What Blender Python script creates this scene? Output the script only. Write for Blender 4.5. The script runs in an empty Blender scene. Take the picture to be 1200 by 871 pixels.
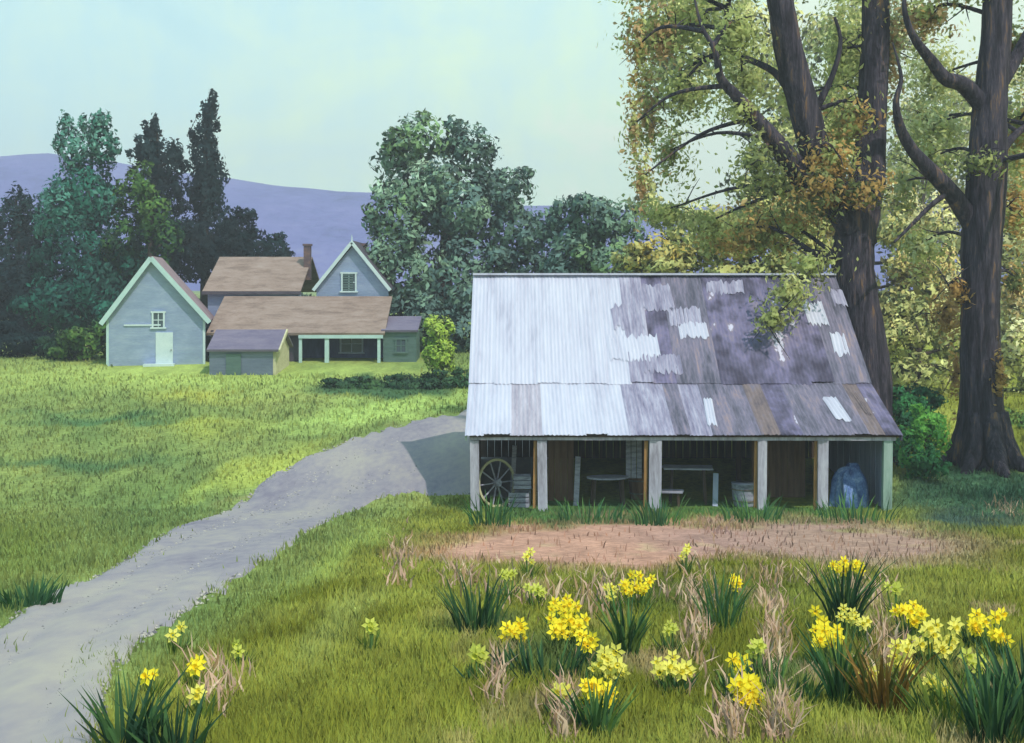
import bpy, math, random
import numpy as np
from mathutils import Vector, Matrix
random.seed(7); rng = np.random.default_rng(11)
R = math.radians
sc = bpy.context.scene
COL = sc.collection
F = 1448.0; HZ = 330.0; EYE = 6.9

# ------------------------------------------------------------------ terrain profile
GY = np.array([-60, 0, 8, 20, 33, 37, 40, 55, 72, 85, 100, 160, 400, 2600.])
GZ = np.array([5.2, 4.98, 3.904, 2.29, 0.541, 0.06, 0.05, 1.16, 2.30, 2.8, 3.1, 3.3, 3.5, 3.5])
def gz(y): return np.interp(y, GY, GZ)
def at(px, py, d):            # a photo pixel at a known distance
    return Vector(((px-600)/F*d, d, EYE-(py-HZ)/F*d))
def ground_at(px, py):
    lo, hi = 2.0, 600.0
    for _ in range(50):
        m = (lo+hi)/2
        if HZ+F*(EYE-gz(m))/m > py: lo = m
        else: hi = m
    return Vector(((px-600)/F*lo, lo, float(gz(lo))))

# ------------------------------------------------------------------ colour / materials
def lin(c): 
    c = c/255.0
    return c/12.92 if c <= .04045 else ((c+.055)/1.055)**2.4
def S(r, g, b, k=1.0): return (lin(r)*k, lin(g)*k, lin(b)*k, 1)

def new_mat(name):
    m = bpy.data.materials.new(name); m.use_nodes = True
    nt = m.node_tree; nt.nodes.clear()
    out = nt.nodes.new('ShaderNodeOutputMaterial'); p = nt.nodes.new('ShaderNodeBsdfPrincipled')
    nt.links.new(p.outputs[0], out.inputs[0])
    return m, nt, p, out
def ramp(nt, fac, cols, pos=None):
    r = nt.nodes.new('ShaderNodeValToRGB'); e = r.color_ramp.elements
    n = len(cols); pos = pos or [i/(n-1) for i in range(n)]
    e[0].position = pos[0]; e[0].color = cols[0]; e[1].position = pos[-1]; e[1].color = cols[-1]
    for i in range(1, n-1):
        x = e.new(pos[i]); x.color = cols[i]
    nt.links.new(fac, r.inputs[0]); return r.outputs[0]
def coords(nt, scale=(1,1,1), rot=(0,0,0), kind='Object'):
    tc = nt.nodes.new('ShaderNodeTexCoord'); mp = nt.nodes.new('ShaderNodeMapping')
    mp.inputs['Scale'].default_value = scale; mp.inputs['Rotation'].default_value = rot
    nt.links.new(tc.outputs[kind], mp.inputs[0]); return mp.outputs[0]
def noise(nt, vec, scale, detail=3, rough=.55, dist=0):
    n = nt.nodes.new('ShaderNodeTexNoise'); n.inputs['Scale'].default_value = scale
    n.inputs['Detail'].default_value = detail; n.inputs['Roughness'].default_value = rough
    n.inputs['Distortion'].default_value = dist
    nt.links.new(vec, n.inputs['Vector']); return n.outputs['Fac']
def bump(nt, p, h, strength=.3, dist=.02):
    b = nt.nodes.new('ShaderNodeBump'); b.inputs['Strength'].default_value = strength
    b.inputs['Distance'].default_value = dist
    nt.links.new(h, b.inputs['Height']); nt.links.new(b.outputs[0], p.inputs['Normal'])
def daub(name, cols, scale=2, stretch=(1,1,1), rot=(0,0,0), rough=.85, bs=.4, bd=.02, spec=.2, pos=None, fine=6, detail=4, metal=0):
    """weathered surface: two noise layers picking among the given colours"""
    m, nt, p, out = new_mat(name)
    v = coords(nt, stretch, rot)
    n1 = noise(nt, v, scale, detail, .6, .3); n2 = noise(nt, v, scale*fine, 3, .6)
    mx = nt.nodes.new('ShaderNodeMix'); mx.data_type = 'FLOAT'; mx.inputs[0].default_value = .3
    nt.links.new(n1, mx.inputs[2]); nt.links.new(n2, mx.inputs[3])
    n = len(cols); pos = pos or [.34+.32*i/(n-1) for i in range(n)]
    nt.links.new(ramp(nt, mx.outputs[0], cols, pos), p.inputs['Base Color'])
    p.inputs['Roughness'].default_value = rough; p.inputs['Specular IOR Level'].default_value = spec
    p.inputs['Metallic'].default_value = metal
    bump(nt, p, mx.outputs[0], bs, bd)
    return m
def leafmat(name, transl=.3, vscale=3.0, var=.35, soft=0, flat=0):
    """leaf colour from the mesh's own leaf tint, mottled"""
    m, nt, p, out = new_mat(name)
    a = nt.nodes.new('ShaderNodeVertexColor'); a.layer_name = 'Col'
    v = coords(nt); n = noise(nt, v, vscale, 2)
    mr = nt.nodes.new('ShaderNodeMapRange'); mr.inputs[1].default_value = .3; mr.inputs[2].default_value = .7
    mr.inputs[3].default_value = 1-var; mr.inputs[4].default_value = 1+var
    nt.links.new(n, mr.inputs[0])
    vm = nt.nodes.new('ShaderNodeVectorMath'); vm.operation = 'SCALE'
    nt.links.new(a.outputs[0], vm.inputs[0]); nt.links.new(mr.outputs[0], vm.inputs['Scale'])
    nt.links.new(vm.outputs[0], p.inputs['Base Color'])
    p.inputs['Roughness'].default_value = .7; p.inputs['Specular IOR Level'].default_value = .15
    nr = None
    if soft or flat:          # foliage shades as a mass: the leaf normal leans towards the clump's own outward direction
        g = nt.nodes.new('ShaderNodeNewGeometry'); vmx = nt.nodes.new('ShaderNodeMix'); vmx.data_type = 'VECTOR'
        vmx.inputs[0].default_value = soft or flat; nt.links.new(g.outputs['Normal'], vmx.inputs[4])
        if soft:
            at_ = nt.nodes.new('ShaderNodeAttribute'); at_.attribute_name = 'Soft'; nt.links.new(at_.outputs['Vector'], vmx.inputs[5])
        else: vmx.inputs[5].default_value = (0, -.25, 1)
        nn = nt.nodes.new('ShaderNodeVectorMath'); nn.operation = 'NORMALIZE'; nt.links.new(vmx.outputs[1], nn.inputs[0]); nr = nn.outputs[0]
        nt.links.new(nr, p.inputs['Normal'])
    if transl > 0:
        t = nt.nodes.new('ShaderNodeBsdfTranslucent'); nt.links.new(vm.outputs[0], t.inputs[0])
        ms = nt.nodes.new('ShaderNodeMixShader'); ms.inputs[0].default_value = transl
        nt.links.new(p.outputs[0], ms.inputs[1]); nt.links.new(t.outputs[0], ms.inputs[2])
        nt.links.new(ms.outputs[0], out.inputs[0])
    return m

# ------------------------------------------------------------------ object helpers
def tag(o, label=None, cat=None, group=None, kind=None):
    if label: o['label'] = label
    if cat: o['category'] = cat
    if group: o['group'] = group
    if kind: o['kind'] = kind
    return o
def empty(name, loc, rz=0, label=None, cat=None, group=None):
    o = bpy.data.objects.new(name, None); COL.objects.link(o)
    o.location = loc; o.rotation_euler = (0, 0, rz); o.empty_display_size = .3
    return tag(o, label, cat, group)
def mesh_np(name, V, faces_flat, sizes, mat, parent=None, col=None, smooth=False, nrmv=None):
    me = bpy.data.meshes.new(name)
    V = np.asarray(V, np.float32); nv = len(V)
    faces_flat = np.asarray(faces_flat, np.int32); sizes = np.asarray(sizes, np.int32)
    me.vertices.add(nv); me.vertices.foreach_set('co', V.ravel())
    me.loops.add(len(faces_flat)); me.loops.foreach_set('vertex_index', faces_flat)
    me.polygons.add(len(sizes))
    st = np.concatenate([[0], np.cumsum(sizes)[:-1]]).astype(np.int32)
    me.polygons.foreach_set('loop_start', st)
    if smooth: me.polygons.foreach_set('use_smooth', np.ones(len(sizes), bool))
    me.update(calc_edges=True)
    if col is not None:
        ca = me.color_attributes.new('Col', 'FLOAT_COLOR', 'POINT')
        c4 = np.ones((nv, 4), np.float32); c4[:, :3] = col
        ca.data.foreach_set('color', c4.ravel())
    if nrmv is not None:
        na = me.attributes.new('Soft', 'FLOAT_VECTOR', 'POINT'); na.data.foreach_set('vector', np.asarray(nrmv, np.float32).ravel())
    me.materials.append(mat)
    o = bpy.data.objects.new(name, me); COL.objects.link(o)
    if parent: o.parent = parent
    return o

class MB:
    def __init__(s, org=(0,0,0)): s.v = []; s.f = []; s.org = Vector(org)
    def add(s, vs, fs):
        b = len(s.v); s.v += [Vector(x)-s.org for x in vs]; s.f += [tuple(i+b for i in f) for f in fs]
    def box(s, c, size, M=None):
        c = Vector(c); x, y, z = [a/2 for a in size]
        vs = [Vector((i*x, j*y, k*z)) for i in (-1,1) for j in (-1,1) for k in (-1,1)]
        if M: vs = [M @ v for v in vs]
        s.add([v+c for v in vs], [(0,1,3,2),(4,6,7,5),(0,4,5,1),(2,3,7,6),(0,2,6,4),(1,5,7,3)])
    def beam(s, a, b, w, h, up=(0,0,1)):
        a = Vector(a); b = Vector(b); d = (b-a).normalized(); up = Vector(up)
        if abs(d.dot(up)) > .95: up = Vector((0,1,0))
        sx = d.cross(up).normalized(); sy = sx.cross(d).normalized()
        vs = [p + sx*i*w/2 + sy*j*h/2 for p in (a, b) for i, j in ((-1,-1),(1,-1),(1,1),(-1,1))]
        s.add(vs, [(3,2,1,0),(4,5,6,7),(0,1,5,4),(1,2,6,5),(2,3,7,6),(3,0,4,7)])
    def prism(s, pts, off):      # polygon pts extruded by vector off
        off = Vector(off); n = len(pts); vs = [Vector(p) for p in pts]; vs += [p+off for p in vs]
        s.add(vs, [tuple(range(n))[::-1], tuple(range(n, 2*n))] + [(i, (i+1)%n, (i+1)%n+n, i+n) for i in range(n)])
    def tube(s, pts, rad, n=10, wob=0, caps=True):
        pts = [Vector(p) for p in pts]; rings = []
        ref = Vector((0,1,0.01))
        vs = []; fs = []
        for i, p in enumerate(pts):
            t = (pts[min(i+1, len(pts)-1)]-pts[max(i-1, 0)]).normalized()
            a = t.cross(ref)
            if a.length < .1: a = t.cross(Vector((1,0,0)))
            a.normalize(); b = t.cross(a)
            for k in range(n):
                th = 2*math.pi*k/n
                r = rad[i]*(1+wob*math.sin(3*th+i*.35)+wob*.9*random.uniform(-1,1))
                vs.append(p+a*math.cos(th)*r+b*math.sin(th)*r)
        m = len(pts)
        for i in range(m-1):
            for k in range(n):
                fs.append((i*n+k, i*n+(k+1)%n, (i+1)*n+(k+1)%n, (i+1)*n+k))
        if caps: fs += [tuple(range(n))[::-1], tuple(range((m-1)*n, m*n))]
        s.add(vs, fs)
    def build(s, name, mat, parent=None, smooth=False):
        me = bpy.data.meshes.new(name); me.from_pydata([tuple(v) for v in s.v], [], s.f); me.update()
        if smooth: me.polygons.foreach_set('use_smooth', [True]*len(me.polygons))
        me.materials.append(mat)
        o = bpy.data.objects.new(name, me); COL.objects.link(o)
        if parent: o.parent = parent
        return o
def smooth_path(pts, rad, k=4):
    P = np.array([list(p) for p in pts], float); n = len(P); t = np.arange(n); out = []
    tt = np.linspace(0, n-1, (n-1)*k+1)
    res = []
    for x in tt:
        i = min(int(x), n-2); u = x-i
        p0 = P[max(i-1,0)]; p1 = P[i]; p2 = P[i+1]; p3 = P[min(i+2,n-1)]
        res.append(.5*((2*p1)+(-p0+p2)*u+(2*p0-5*p1+4*p2-p3)*u*u+(-p0+3*p1-3*p2+p3)*u**3))
    return [Vector(r) for r in res], list(np.interp(tt, t, rad))

# leaf cards ----------------------------------------------------------------
def unit(a): return a/np.maximum(np.linalg.norm(a, axis=1, keepdims=True), 1e-6)
def leaves(lobes, size, pal, dens=1.0, org=(0,0,0), droop=0.0, up=0.0, shell=.62, aspect=.55, maxn=110000, soft=0):
    """lobes: (centre, (rx,ry,rz), palette index weights or None). Returns V, F, sizes, col"""
    allsn = []; allc = []; alls = []; alld = []; allcol = []; alln = []
    for (c, r, pi) in lobes:
        area = 4*math.pi*((r[0]*r[1])**1.6/3+(r[0]*r[2])**1.6/3+(r[1]*r[2])**1.6/3)**(1/1.6)
        n = int(1.5*dens*area/(size*size*aspect)*1.0)
        d = unit(rng.normal(size=(n, 3)))
        # clumpy: keep leaves where a coarse random field is high
        k = unit(rng.normal(size=(26, 3))); w = rng.uniform(.35 if soft else .55, 1.2 if soft else 1.12, 26)
        near = np.argmax(d@k.T, axis=1)
        rr = (1-(1-shell)*rng.random(n)**1.3)*w[near]*(rng.uniform(.6, 1.25, n) if soft else rng.uniform(.9, 1.1, n))
        P = d*rr[:, None]*np.array(r)+np.array(c)
        nd = unit(d+rng.normal(size=(n, 3))*.55)
        allc.append(P); alln.append(nd); kd = k[near]; allsn.append(unit(d*.6+kd*.5+np.array([[0,0,.25]])))
        base = np.array([pal[i][:3] for i in pi])
        # colour per clump so that tints gather in masses
        ci = rng.integers(0, len(pi), 26)[near]
        sw = rng.random(n) < .25; ci[sw] = rng.integers(0, len(pi), sw.sum())
        allcol.append(base[ci]*rng.uniform(.8, 1.2, (n, 1)))
    P = np.concatenate(allc); N = np.concatenate(alln); C = np.concatenate(allcol); SN = np.concatenate(allsn)
    if len(P) > maxn:
        s = rng.permutation(len(P))[:maxn]; size *= (len(P)/maxn)**.5; P, N, C, SN = P[s], N[s], C[s], SN[s]
    n = len(P)
    T = unit(np.cross(N, rng.normal(size=(n, 3))))
    T[:, 2] += up-droop; T = unit(T)
    B = unit(np.cross(N, T)); N = unit(np.cross(T, B))
    L = size*rng.uniform(.6, 1.4, (n, 1)); W = L*aspect*rng.uniform(.7, 1.2, (n, 1))
    P = P-np.array(org)
    a = P-T*L*.55; b = P-B*W*.5+N*W*.12-T*L*.1; c = P+T*L*.55; d = P+B*W*.5+N*W*.12-T*L*.1
    V = np.stack([a, b, c, d], 1).reshape(-1, 3)
    i = np.arange(n)*4
    Fc = np.stack([i, i+1, i+2, i, i+2, i+3], 1).ravel()
    return V, Fc, np.full(n*2, 3), np.repeat(C, 4, axis=0), np.repeat(SN, 4, axis=0)

# ------------------------------------------------------------------ materials
K = .72      # photo colour -> surface colour under this light
LEAF = leafmat('leaf', .55, .8, .15, soft=.6)
LEAFD = leafmat('leaf_dense', .15, .35, .25, soft=.8)
BARK = daub('bark', [S(30,27,36), S(50,46,58), S(74,68,82), S(128,96,66)], 1.1, (4,4,.45), bs=1, bd=.16, pos=[.36,.47,.56,.66], fine=5)
BARK2 = daub('bark_far', [S(50,44,44), S(80,68,60)], 1.5, (1,1,.4))
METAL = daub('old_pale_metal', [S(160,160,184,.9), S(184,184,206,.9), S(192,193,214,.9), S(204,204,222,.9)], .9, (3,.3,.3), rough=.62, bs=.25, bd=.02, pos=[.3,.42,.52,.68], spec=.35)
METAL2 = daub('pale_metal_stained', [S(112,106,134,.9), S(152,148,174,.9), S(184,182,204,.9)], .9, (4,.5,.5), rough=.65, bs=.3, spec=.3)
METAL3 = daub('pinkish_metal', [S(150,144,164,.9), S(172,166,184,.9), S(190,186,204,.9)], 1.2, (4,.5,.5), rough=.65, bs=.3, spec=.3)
DKROOF = daub('dark_weathered_dappled_roof', [S(66,62,80), S(92,88,112), S(114,108,140), S(128,118,136), S(190,186,208)], .6, (1.5,.8,.8), rough=.85, bs=.5, bd=.03, pos=[.36,.45,.53,.592,.606], fine=4)  # palest stop: whitewash flecks that double as painted sun dapples
DKROOF2 = daub('grey_green_roof', [S(72,72,88), S(98,96,114), S(120,114,136), S(144,126,130)], 1.1, (3,.5,.5), rough=.85, bs=.6, bd=.03)
RUST = daub('rusty_sheet', [S(92,84,94), S(120,106,108), S(116,110,130)], 1.5, (2,.6,.6), rough=.85)
POST = daub('pale_post', [S(130,126,140), S(164,162,180), S(190,190,204)], 1.6, (3,3,.5), bs=.5)
POSTG = daub('greenish_post', [S(120,140,136,.8), S(150,176,168,.8), S(170,190,186,.8)], 1.6, (3,3,.5), bs=.5)
OCHRE = daub('ochre_wood', [S(130,96,60), S(176,132,84)], 3, (2,2,.5))
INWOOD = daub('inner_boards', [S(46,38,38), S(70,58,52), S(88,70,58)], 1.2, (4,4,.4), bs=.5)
BROWN = daub('brown_boards', [S(84,64,54), S(112,86,70), S(124,100,84)], 1.4, (5,5,.4), bs=.5)
GREYW = daub('grey_wood', [S(110,110,130), S(150,150,170), S(176,178,196)], 3, (1,4,4), bs=.5)
PALEBLUE = daub('pale_blue_boards', [S(140,152,184), S(176,184,208)], 2, (4,4,.5))
BLUECLOTH = daub('blue_cloth', [S(66,88,150), S(104,132,190), S(160,180,220)], 4, bs=.5)
IRON = daub('old_iron', [S(60,58,62), S(110,106,104), S(150,140,120)], 5, rough=.6, metal=.4)
def siding(name, cols, pitch=.16):
    m = daub(name, cols, .8, (1,1,3), bs=.3); nt = m.node_tree; p = [n for n in nt.nodes if n.type == 'BSDF_PRINCIPLED'][0]
    w_ = nt.nodes.new('ShaderNodeTexWave'); w_.bands_direction = 'Z'; w_.wave_profile = 'SAW'; w_.inputs['Scale'].default_value = .314/pitch
    nt.links.new(coords(nt), w_.inputs['Vector'])
    b_ = [n for n in nt.nodes if n.type == 'BUMP'][0]; b2_ = nt.nodes.new('ShaderNodeBump'); b2_.inputs['Strength'].default_value = 1; b2_.inputs['Distance'].default_value = .05
    nt.links.new(w_.outputs['Fac'], b2_.inputs['Height']); nt.links.new(b_.outputs[0], b2_.inputs['Normal']); nt.links.new(b2_.outputs[0], p.inputs['Normal'])
    return m
def shingle(name, cols):
    m = daub(name, cols, 1.1, (.8,1.6,2.4), bs=.5, bd=.05, fine=7); nt = m.node_tree; p = [n for n in nt.nodes if n.type == 'BSDF_PRINCIPLED'][0]
    w_ = nt.nodes.new('ShaderNodeTexWave'); w_.bands_direction = 'Z'; w_.wave_profile = 'SAW'; w_.inputs['Scale'].default_value = 2.6; w_.inputs['Distortion'].default_value = .35; w_.inputs['Detail Scale'].default_value = 3
    nt.links.new(coords(nt), w_.inputs['Vector'])
    b_ = [n for n in nt.nodes if n.type == 'BUMP'][0]; b2_ = nt.nodes.new('ShaderNodeBump'); b2_.inputs['Strength'].default_value = .9; b2_.inputs['Distance'].default_value = .04
    nt.links.new(w_.outputs['Fac'], b2_.inputs['Height']); nt.links.new(b_.outputs[0], b2_.inputs['Normal']); nt.links.new(b2_.outputs[0], p.inputs['Normal'])
    return m
HBLUE = siding('pale_blue_siding', [S(148,164,206), S(160,176,216), S(178,192,226)])
HTEAL = daub('mint_trim', [S(162,190,192), S(178,204,204)], 2)
HGREEN = siding('grey_green_siding', [S(98,122,128,.9), S(118,142,144,.9)])
HWHITE = daub('white_paint', [S(186,206,214,.9), S(206,222,226,.9)], 2)
CREAM = daub('cream_boards', [S(176,172,140), S(196,192,160)], 2, (1,1,3))
HROOF = shingle('brown_shingle', [S(122,104,98,.9), S(148,128,120,.9), S(160,142,136,.9)])
HROOFP = shingle('pinkish_shingle', [S(140,122,134,.9), S(166,144,152,.9)])
HROOFV = shingle('violet_shingle', [S(104,98,124,.9), S(128,120,140,.9)])
NAVY = daub('navy_boards', [S(58,66,104,.9), S(84,96,140,.9)], 1.2, (3,3,.6))
DARKTRIM = daub('dark_trim', [S(66,62,76), S(88,82,92)], 2)
BRICK = daub('chimney_brick', [S(74,66,80), S(96,80,84), S(130,100,88)], 3, (1,1,2))
m_, nt_, p_, o_ = new_mat('window_glass'); p_.inputs['Base Color'].default_value = S(70,84,96); p_.inputs['Roughness'].default_value = .15
GLASS = m_
YEL = leafmat('petal', .25, 30, .12)
STEM = leafmat('stem_leaf', .2, 2, .25)

# ------------------------------------------------------------------ camera, sky, sun
cam = bpy.data.cameras.new('camera'); camo = bpy.data.objects.new('camera', cam); COL.objects.link(camo)
camo.location = (0, 0, EYE); camo.rotation_euler = (R(90), 0, 0)
cam.sensor_width = 36; cam.lens = 36*F/1200; cam.shift_y = -(435.5-HZ)/1200; cam.clip_end = 5000
sc.camera = camo
SUN = Vector((.36, -.50, .80)).normalized()
el = math.asin(SUN.z); az = math.atan2(SUN.x, SUN.y)
w = bpy.data.worlds.new('World'); sc.world = w; w.use_nodes = True; nt = w.node_tree; nt.nodes.clear()
wo = nt.nodes.new('ShaderNodeOutputWorld'); bg = nt.nodes.new('ShaderNodeBackground'); nt.links.new(bg.outputs[0], wo.inputs[0])
sky = nt.nodes.new('ShaderNodeTexSky'); sky.sky_type = 'NISHITA'; sky.sun_disc = False
sky.sun_elevation = el; sky.sun_rotation = az; sky.air_density = 1.2; sky.dust_density = 1.5
bg.inputs['Strength'].default_value = .12
tc = nt.nodes.new('ShaderNodeTexCoord')
mp = nt.nodes.new('ShaderNodeMapping'); mp.inputs['Scale'].default_value = (2.2, 1.0, 4.2); mp.inputs['Rotation'].default_value = (0, R(24), 0)
nt.links.new(tc.outputs['Generated'], mp.inputs[0])
n1 = noise(nt, mp.outputs[0], 2.4, 6, .6, .6)
mp2 = nt.nodes.new('ShaderNodeMapping'); mp2.inputs['Scale'].default_value = (14, 2.0, 4); mp2.inputs['Rotation'].default_value = (0, R(-35), 0)
nt.links.new(tc.outputs['Generated'], mp2.inputs[0]); n2 = noise(nt, mp2.outputs[0], 2.2, 4, .6)
sep = nt.nodes.new('ShaderNodeSeparateXYZ'); nt.links.new(tc.outputs['Generated'], sep.inputs[0])
def math_n(op, a, b=None, c=None):
    m = nt.nodes.new('ShaderNodeMath'); m.operation = op
    for i, x in enumerate((a, b, c)):
        if x is None: continue
        if isinstance(x, (int, float)): m.inputs[i].default_value = x
        else: nt.links.new(x, m.inputs[i])
    return m.outputs[0]
t = math_n('MULTIPLY_ADD', sep.outputs[0], 1.1, .78)           # bluer to the left, mint to the right
t = math_n('MULTIPLY_ADD', sep.outputs[2], -1.6, t)
t = math_n('ADD', t, math_n('MULTIPLY_ADD', n1, 1.3, -.45))
t = math_n('ADD', t, math_n('MULTIPLY_ADD', n2, .6, -.3))
SKK = 1.30/.12
cl = ramp(nt, t, [S(174,218,226,SKK), S(186,226,228,SKK), S(198,232,222,SKK), S(210,240,212,SKK), S(222,240,216,SKK)], [0, .35, .6, .85, 1.15 if False else 1])
mx = nt.nodes.new('ShaderNodeMix'); mx.data_type = 'RGBA'; mx.inputs[0].default_value = .97
nt.links.new(sky.outputs[0], mx.inputs[6]); nt.links.new(cl, mx.inputs[7]); nt.links.new(mx.outputs[2], bg.inputs[0])
sl = bpy.data.lights.new('sun', 'SUN'); so = bpy.data.objects.new('sun', sl); COL.objects.link(so)
sl.energy = 3.5; sl.angle = R(.8); sl.color = (1, .94, .84)
so.rotation_euler = (-SUN).to_track_quat('-Z', 'Y').to_euler(); so.location = (30, -30, 60)
sc.view_settings.view_transform = 'Standard'; sc.view_settings.look = 'None'
sc.view_settings.gamma = 1; sc.view_settings.exposure = .07
sc.cycles.max_bounces = 6; sc.cycles.diffuse_bounces = 4; sc.cycles.transparent_max_bounces = 4
sc.cycles.volume_bounces = 0

# ------------------------------------------------------------------ the lie of colours on the ground
laneL = [(-420,1000),(-150,850),(0,738),(60,696),(130,668),(210,618),(300,570),(370,530),(440,505),(500,491),(560,480),(700,474)]
laneR = [(60,1150),(108,940),(118,860),(128,806),(168,755),(250,702),(330,646),(400,604),(450,585),(500,580),(556,584),(600,584)]
LP = np.array([list(ground_at(*p))[:2] for p in laneL]); RP = np.array([list(ground_at(*p))[:2] for p in laneR])
lane_poly = np.concatenate([LP, RP[::-1]])
def inside(poly, x, y):
    r = np.zeros(len(x), bool); n = len(poly); j = n-1
    for i in range(n):
        xi, yi = poly[i]; xj, yj = poly[j]
        c = ((yi > y) != (yj > y)) & (x < (xj-xi)*(y-yi)/((yj-yi) if yj != yi else 1e-9)+xi)
        r ^= c; j = i
    return r
class VNoise:
    def __init__(s, seed): s.g = np.random.default_rng(seed).random((256, 256))
    def __call__(s, x, y):
        xi = np.floor(x).astype(int); yi = np.floor(y).astype(int); fx = x-xi; fy = y-yi
        fx = fx*fx*(3-2*fx); fy = fy*fy*(3-2*fy); g = s.g
        a = g[xi%256, yi%256]; b = g[(xi+1)%256, yi%256]; c = g[xi%256, (yi+1)%256]; d = g[(xi+1)%256, (yi+1)%256]
        return (a*(1-fx)+b*fx)*(1-fy)+(c*(1-fx)+d*fx)*fy
N1, N2, N3, N4 = VNoise(1), VNoise(2), VNoise(3), VNoise(4)
def px_of(x, y):
    return 600+F*x/y, HZ+F*(EYE-gz(y))/y
def blob(px, py, cx, cy, rx, ry, rot=0, soft=.5):
    a = R(rot); dx = px-cx; dy = py-cy
    u = (dx*math.cos(a)+dy*math.sin(a))/rx; v = (-dx*math.sin(a)+dy*math.cos(a))/ry
    return np.clip((1.15-np.sqrt(u*u+v*v))/soft, 0, 1)
KG = .9
def ground_colour(x, y):
    """grass, clover, buttercup and bare-earth tints on the ground, with tree shade painted in at the right"""
    yy = np.maximum(y, 4.)
    px, py = px_of(x, yy)
    n = N1(x*.35+9, y*.2+5)*.6+N2(x*1.1, y*.55)*.4; f = N3(x*3.1, y*1.3)
    wob = (N2(x*.8+40, y*.5+3)-.5)
    px = px+wob*40; py = py+(N4(x*.9, y*.6+9)-.5)*16
    C = lambda *c: np.array([lin(v) for v in c])
    mead = C(150,160,88)[None]*(1-n[:, None])+C(104,128,70)[None]*n[:, None]
    front = C(142,146,52)[None]*(1-n[:, None])+C(108,116,32)[None]*n[:, None]
    u_ = (x*.55+y*.83); v_ = (-x*.83+y*.55); st = np.clip((N1(v_*.9+20, u_*.2+3)-.42)*3.2, 0, 1)[:, None]      # mown swathes running down the bank
    front = front*(1-.6*st)+C(166,172,80)[None]*.6*st
    tt = np.clip((px*.62+py-880)/60, 0, 1)[:, None]      # right of the lane
    c = mead*(1-tt)+front*tt
    def mixin(c, col, m, a=1): m = (m*a)[:, None]; return c*(1-m)+C(*col)[None]*m
    c = mixin(c, (172,190,100), blob(px,py,230,442,330,26,0,.9), .85)
    c = mixin(c, (168,192,104), blob(px,py,440,482,140,16,-8,.7), .95)
    c = mixin(c, (176,182,78), blob(px,py,245,500,70,14,0,1.1), .6)
    c = mixin(c, (184,186,78), blob(px,py,225,468,80,9,0,1.1), .6)
    c = mixin(c, (172,182,84), blob(px,py,290,556,120,13,-22,.8), .85)
    c = mixin(c, (80,116,72), blob(px,py,120,490,130,8,0,.9), .95)
    c = mixin(c, (80,112,70), blob(px,py,90,545,160,12,0,.9), .95)
    c = mixin(c, (96,128,76), blob(px,py,200,600,130,26,-15,.9), .6)
    c = mixin(c, (120,138,60), blob(px,py,20,640,60,50,0,.9), .6)
    c = mixin(c, (64,98,64), blob(px,py,455,453,95,13,0,.5), .95)
    c = mixin(c, (158,140,100), blob(px,py,370,545,120,7,-24,.8), .75)
    c = mixin(c, (160,178,92), blob(px,py,400,650,90,16,-38,.7), .75)
    c = mixin(c, (168,178,98), blob(px,py,400,740,70,22,-45,.7), .6)
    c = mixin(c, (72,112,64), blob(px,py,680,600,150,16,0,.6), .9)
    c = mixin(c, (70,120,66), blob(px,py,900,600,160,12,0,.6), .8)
    c = mixin(c, (120,150,64), blob(px,py,930,620,60,12,-8,.6), .7)
    e = blob(px,py,690,640,215,30,-2,.45); e2 = blob(px,py,960,637,230,28,2,.6)
    c = mixin(c, (188,142,124), e, 1); c = mixin(c, (168,132,124), e2, .92)
    c = mixin(c, (58,104,84), blob(px,py,1150,580,130,44,0,.6), .85)  # tree shade on the right lawn, painted into the grass colour
    c = mixin(c, (52,84,96), blob(px,py,1150,612,70,9,4,.6), .6)  # bluer streak of that painted shade
    c = mixin(c, (62,92,60), blob(px,py,660,775,90,30,0,.7), .7)
    c = mixin(c, (60,88,60), blob(px,py,560,735,50,16,0,.7), .8)
    c = mixin(c, (60,92,62), blob(px,py,960,800,120,24,-6,.7), .7)
    c = mixin(c, (72,104,60), blob(px,py,820,700,180,26,0,.9), .4)
    c = mixin(c, (130,134,62), blob(px,py,1080,710,90,24,0,.9), .5)
    c = mixin(c, (40,68,44), blob(px,py,1190,840,80,60,0,.7), .8)
    c = mixin(c, (120,92,44), blob(px,py,1050,790,45,50,0,.8), .5)
    # pinkish dry earth showing between the stems
    dry = (N4(x*2.3+60, y*.9) > .62) & (py > 640) & (px > 430)
    c = mixin(c, (182,156,124), dry*np.clip((f-.25)*1.6, 0, 1)*np.clip((px-480)/120, 0, 1), .65)
    bare = np.clip(np.maximum(e*1.02, e2*.95), 0, 1)
    return c*(.82+.36*f)[:, None]*KG, bare

# ground sheet
def lattice(name, X, Y, mat, zf, colf=None, kind='structure'):
    gx, gy = np.meshgrid(X, Y); x = gx.ravel(); y = gy.ravel(); z = zf(x, y)
    nx, ny = len(X), len(Y)
    i = (np.arange(ny-1)[:, None]*nx+np.arange(nx-1)[None]).ravel()
    Fc = np.stack([i, i+1, i+1+nx, i+nx], 1).ravel()
    col = colf(x, y) if colf else None
    o = mesh_np(name, np.stack([x, y, z], 1), Fc, np.full(len(i), 4), mat, None, col, True)
    return tag(o, kind=kind)
GROUND = leafmat('turf', 0, 6, .25)
nt = GROUND.node_tree
pr = [n for n in nt.nodes if n.type == 'BSDF_PRINCIPLED'][0]; pr.inputs['Roughness'].default_value = 1
bump(nt, pr, noise(nt, coords(nt), 9, 4), .8, .06)
X = np.concatenate([np.linspace(-970, -80, 14), np.linspace(-70, -22, 50), np.linspace(-21.8, 21.8, 260), np.linspace(22, 70, 50), np.linspace(80, 970, 14)])
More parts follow.
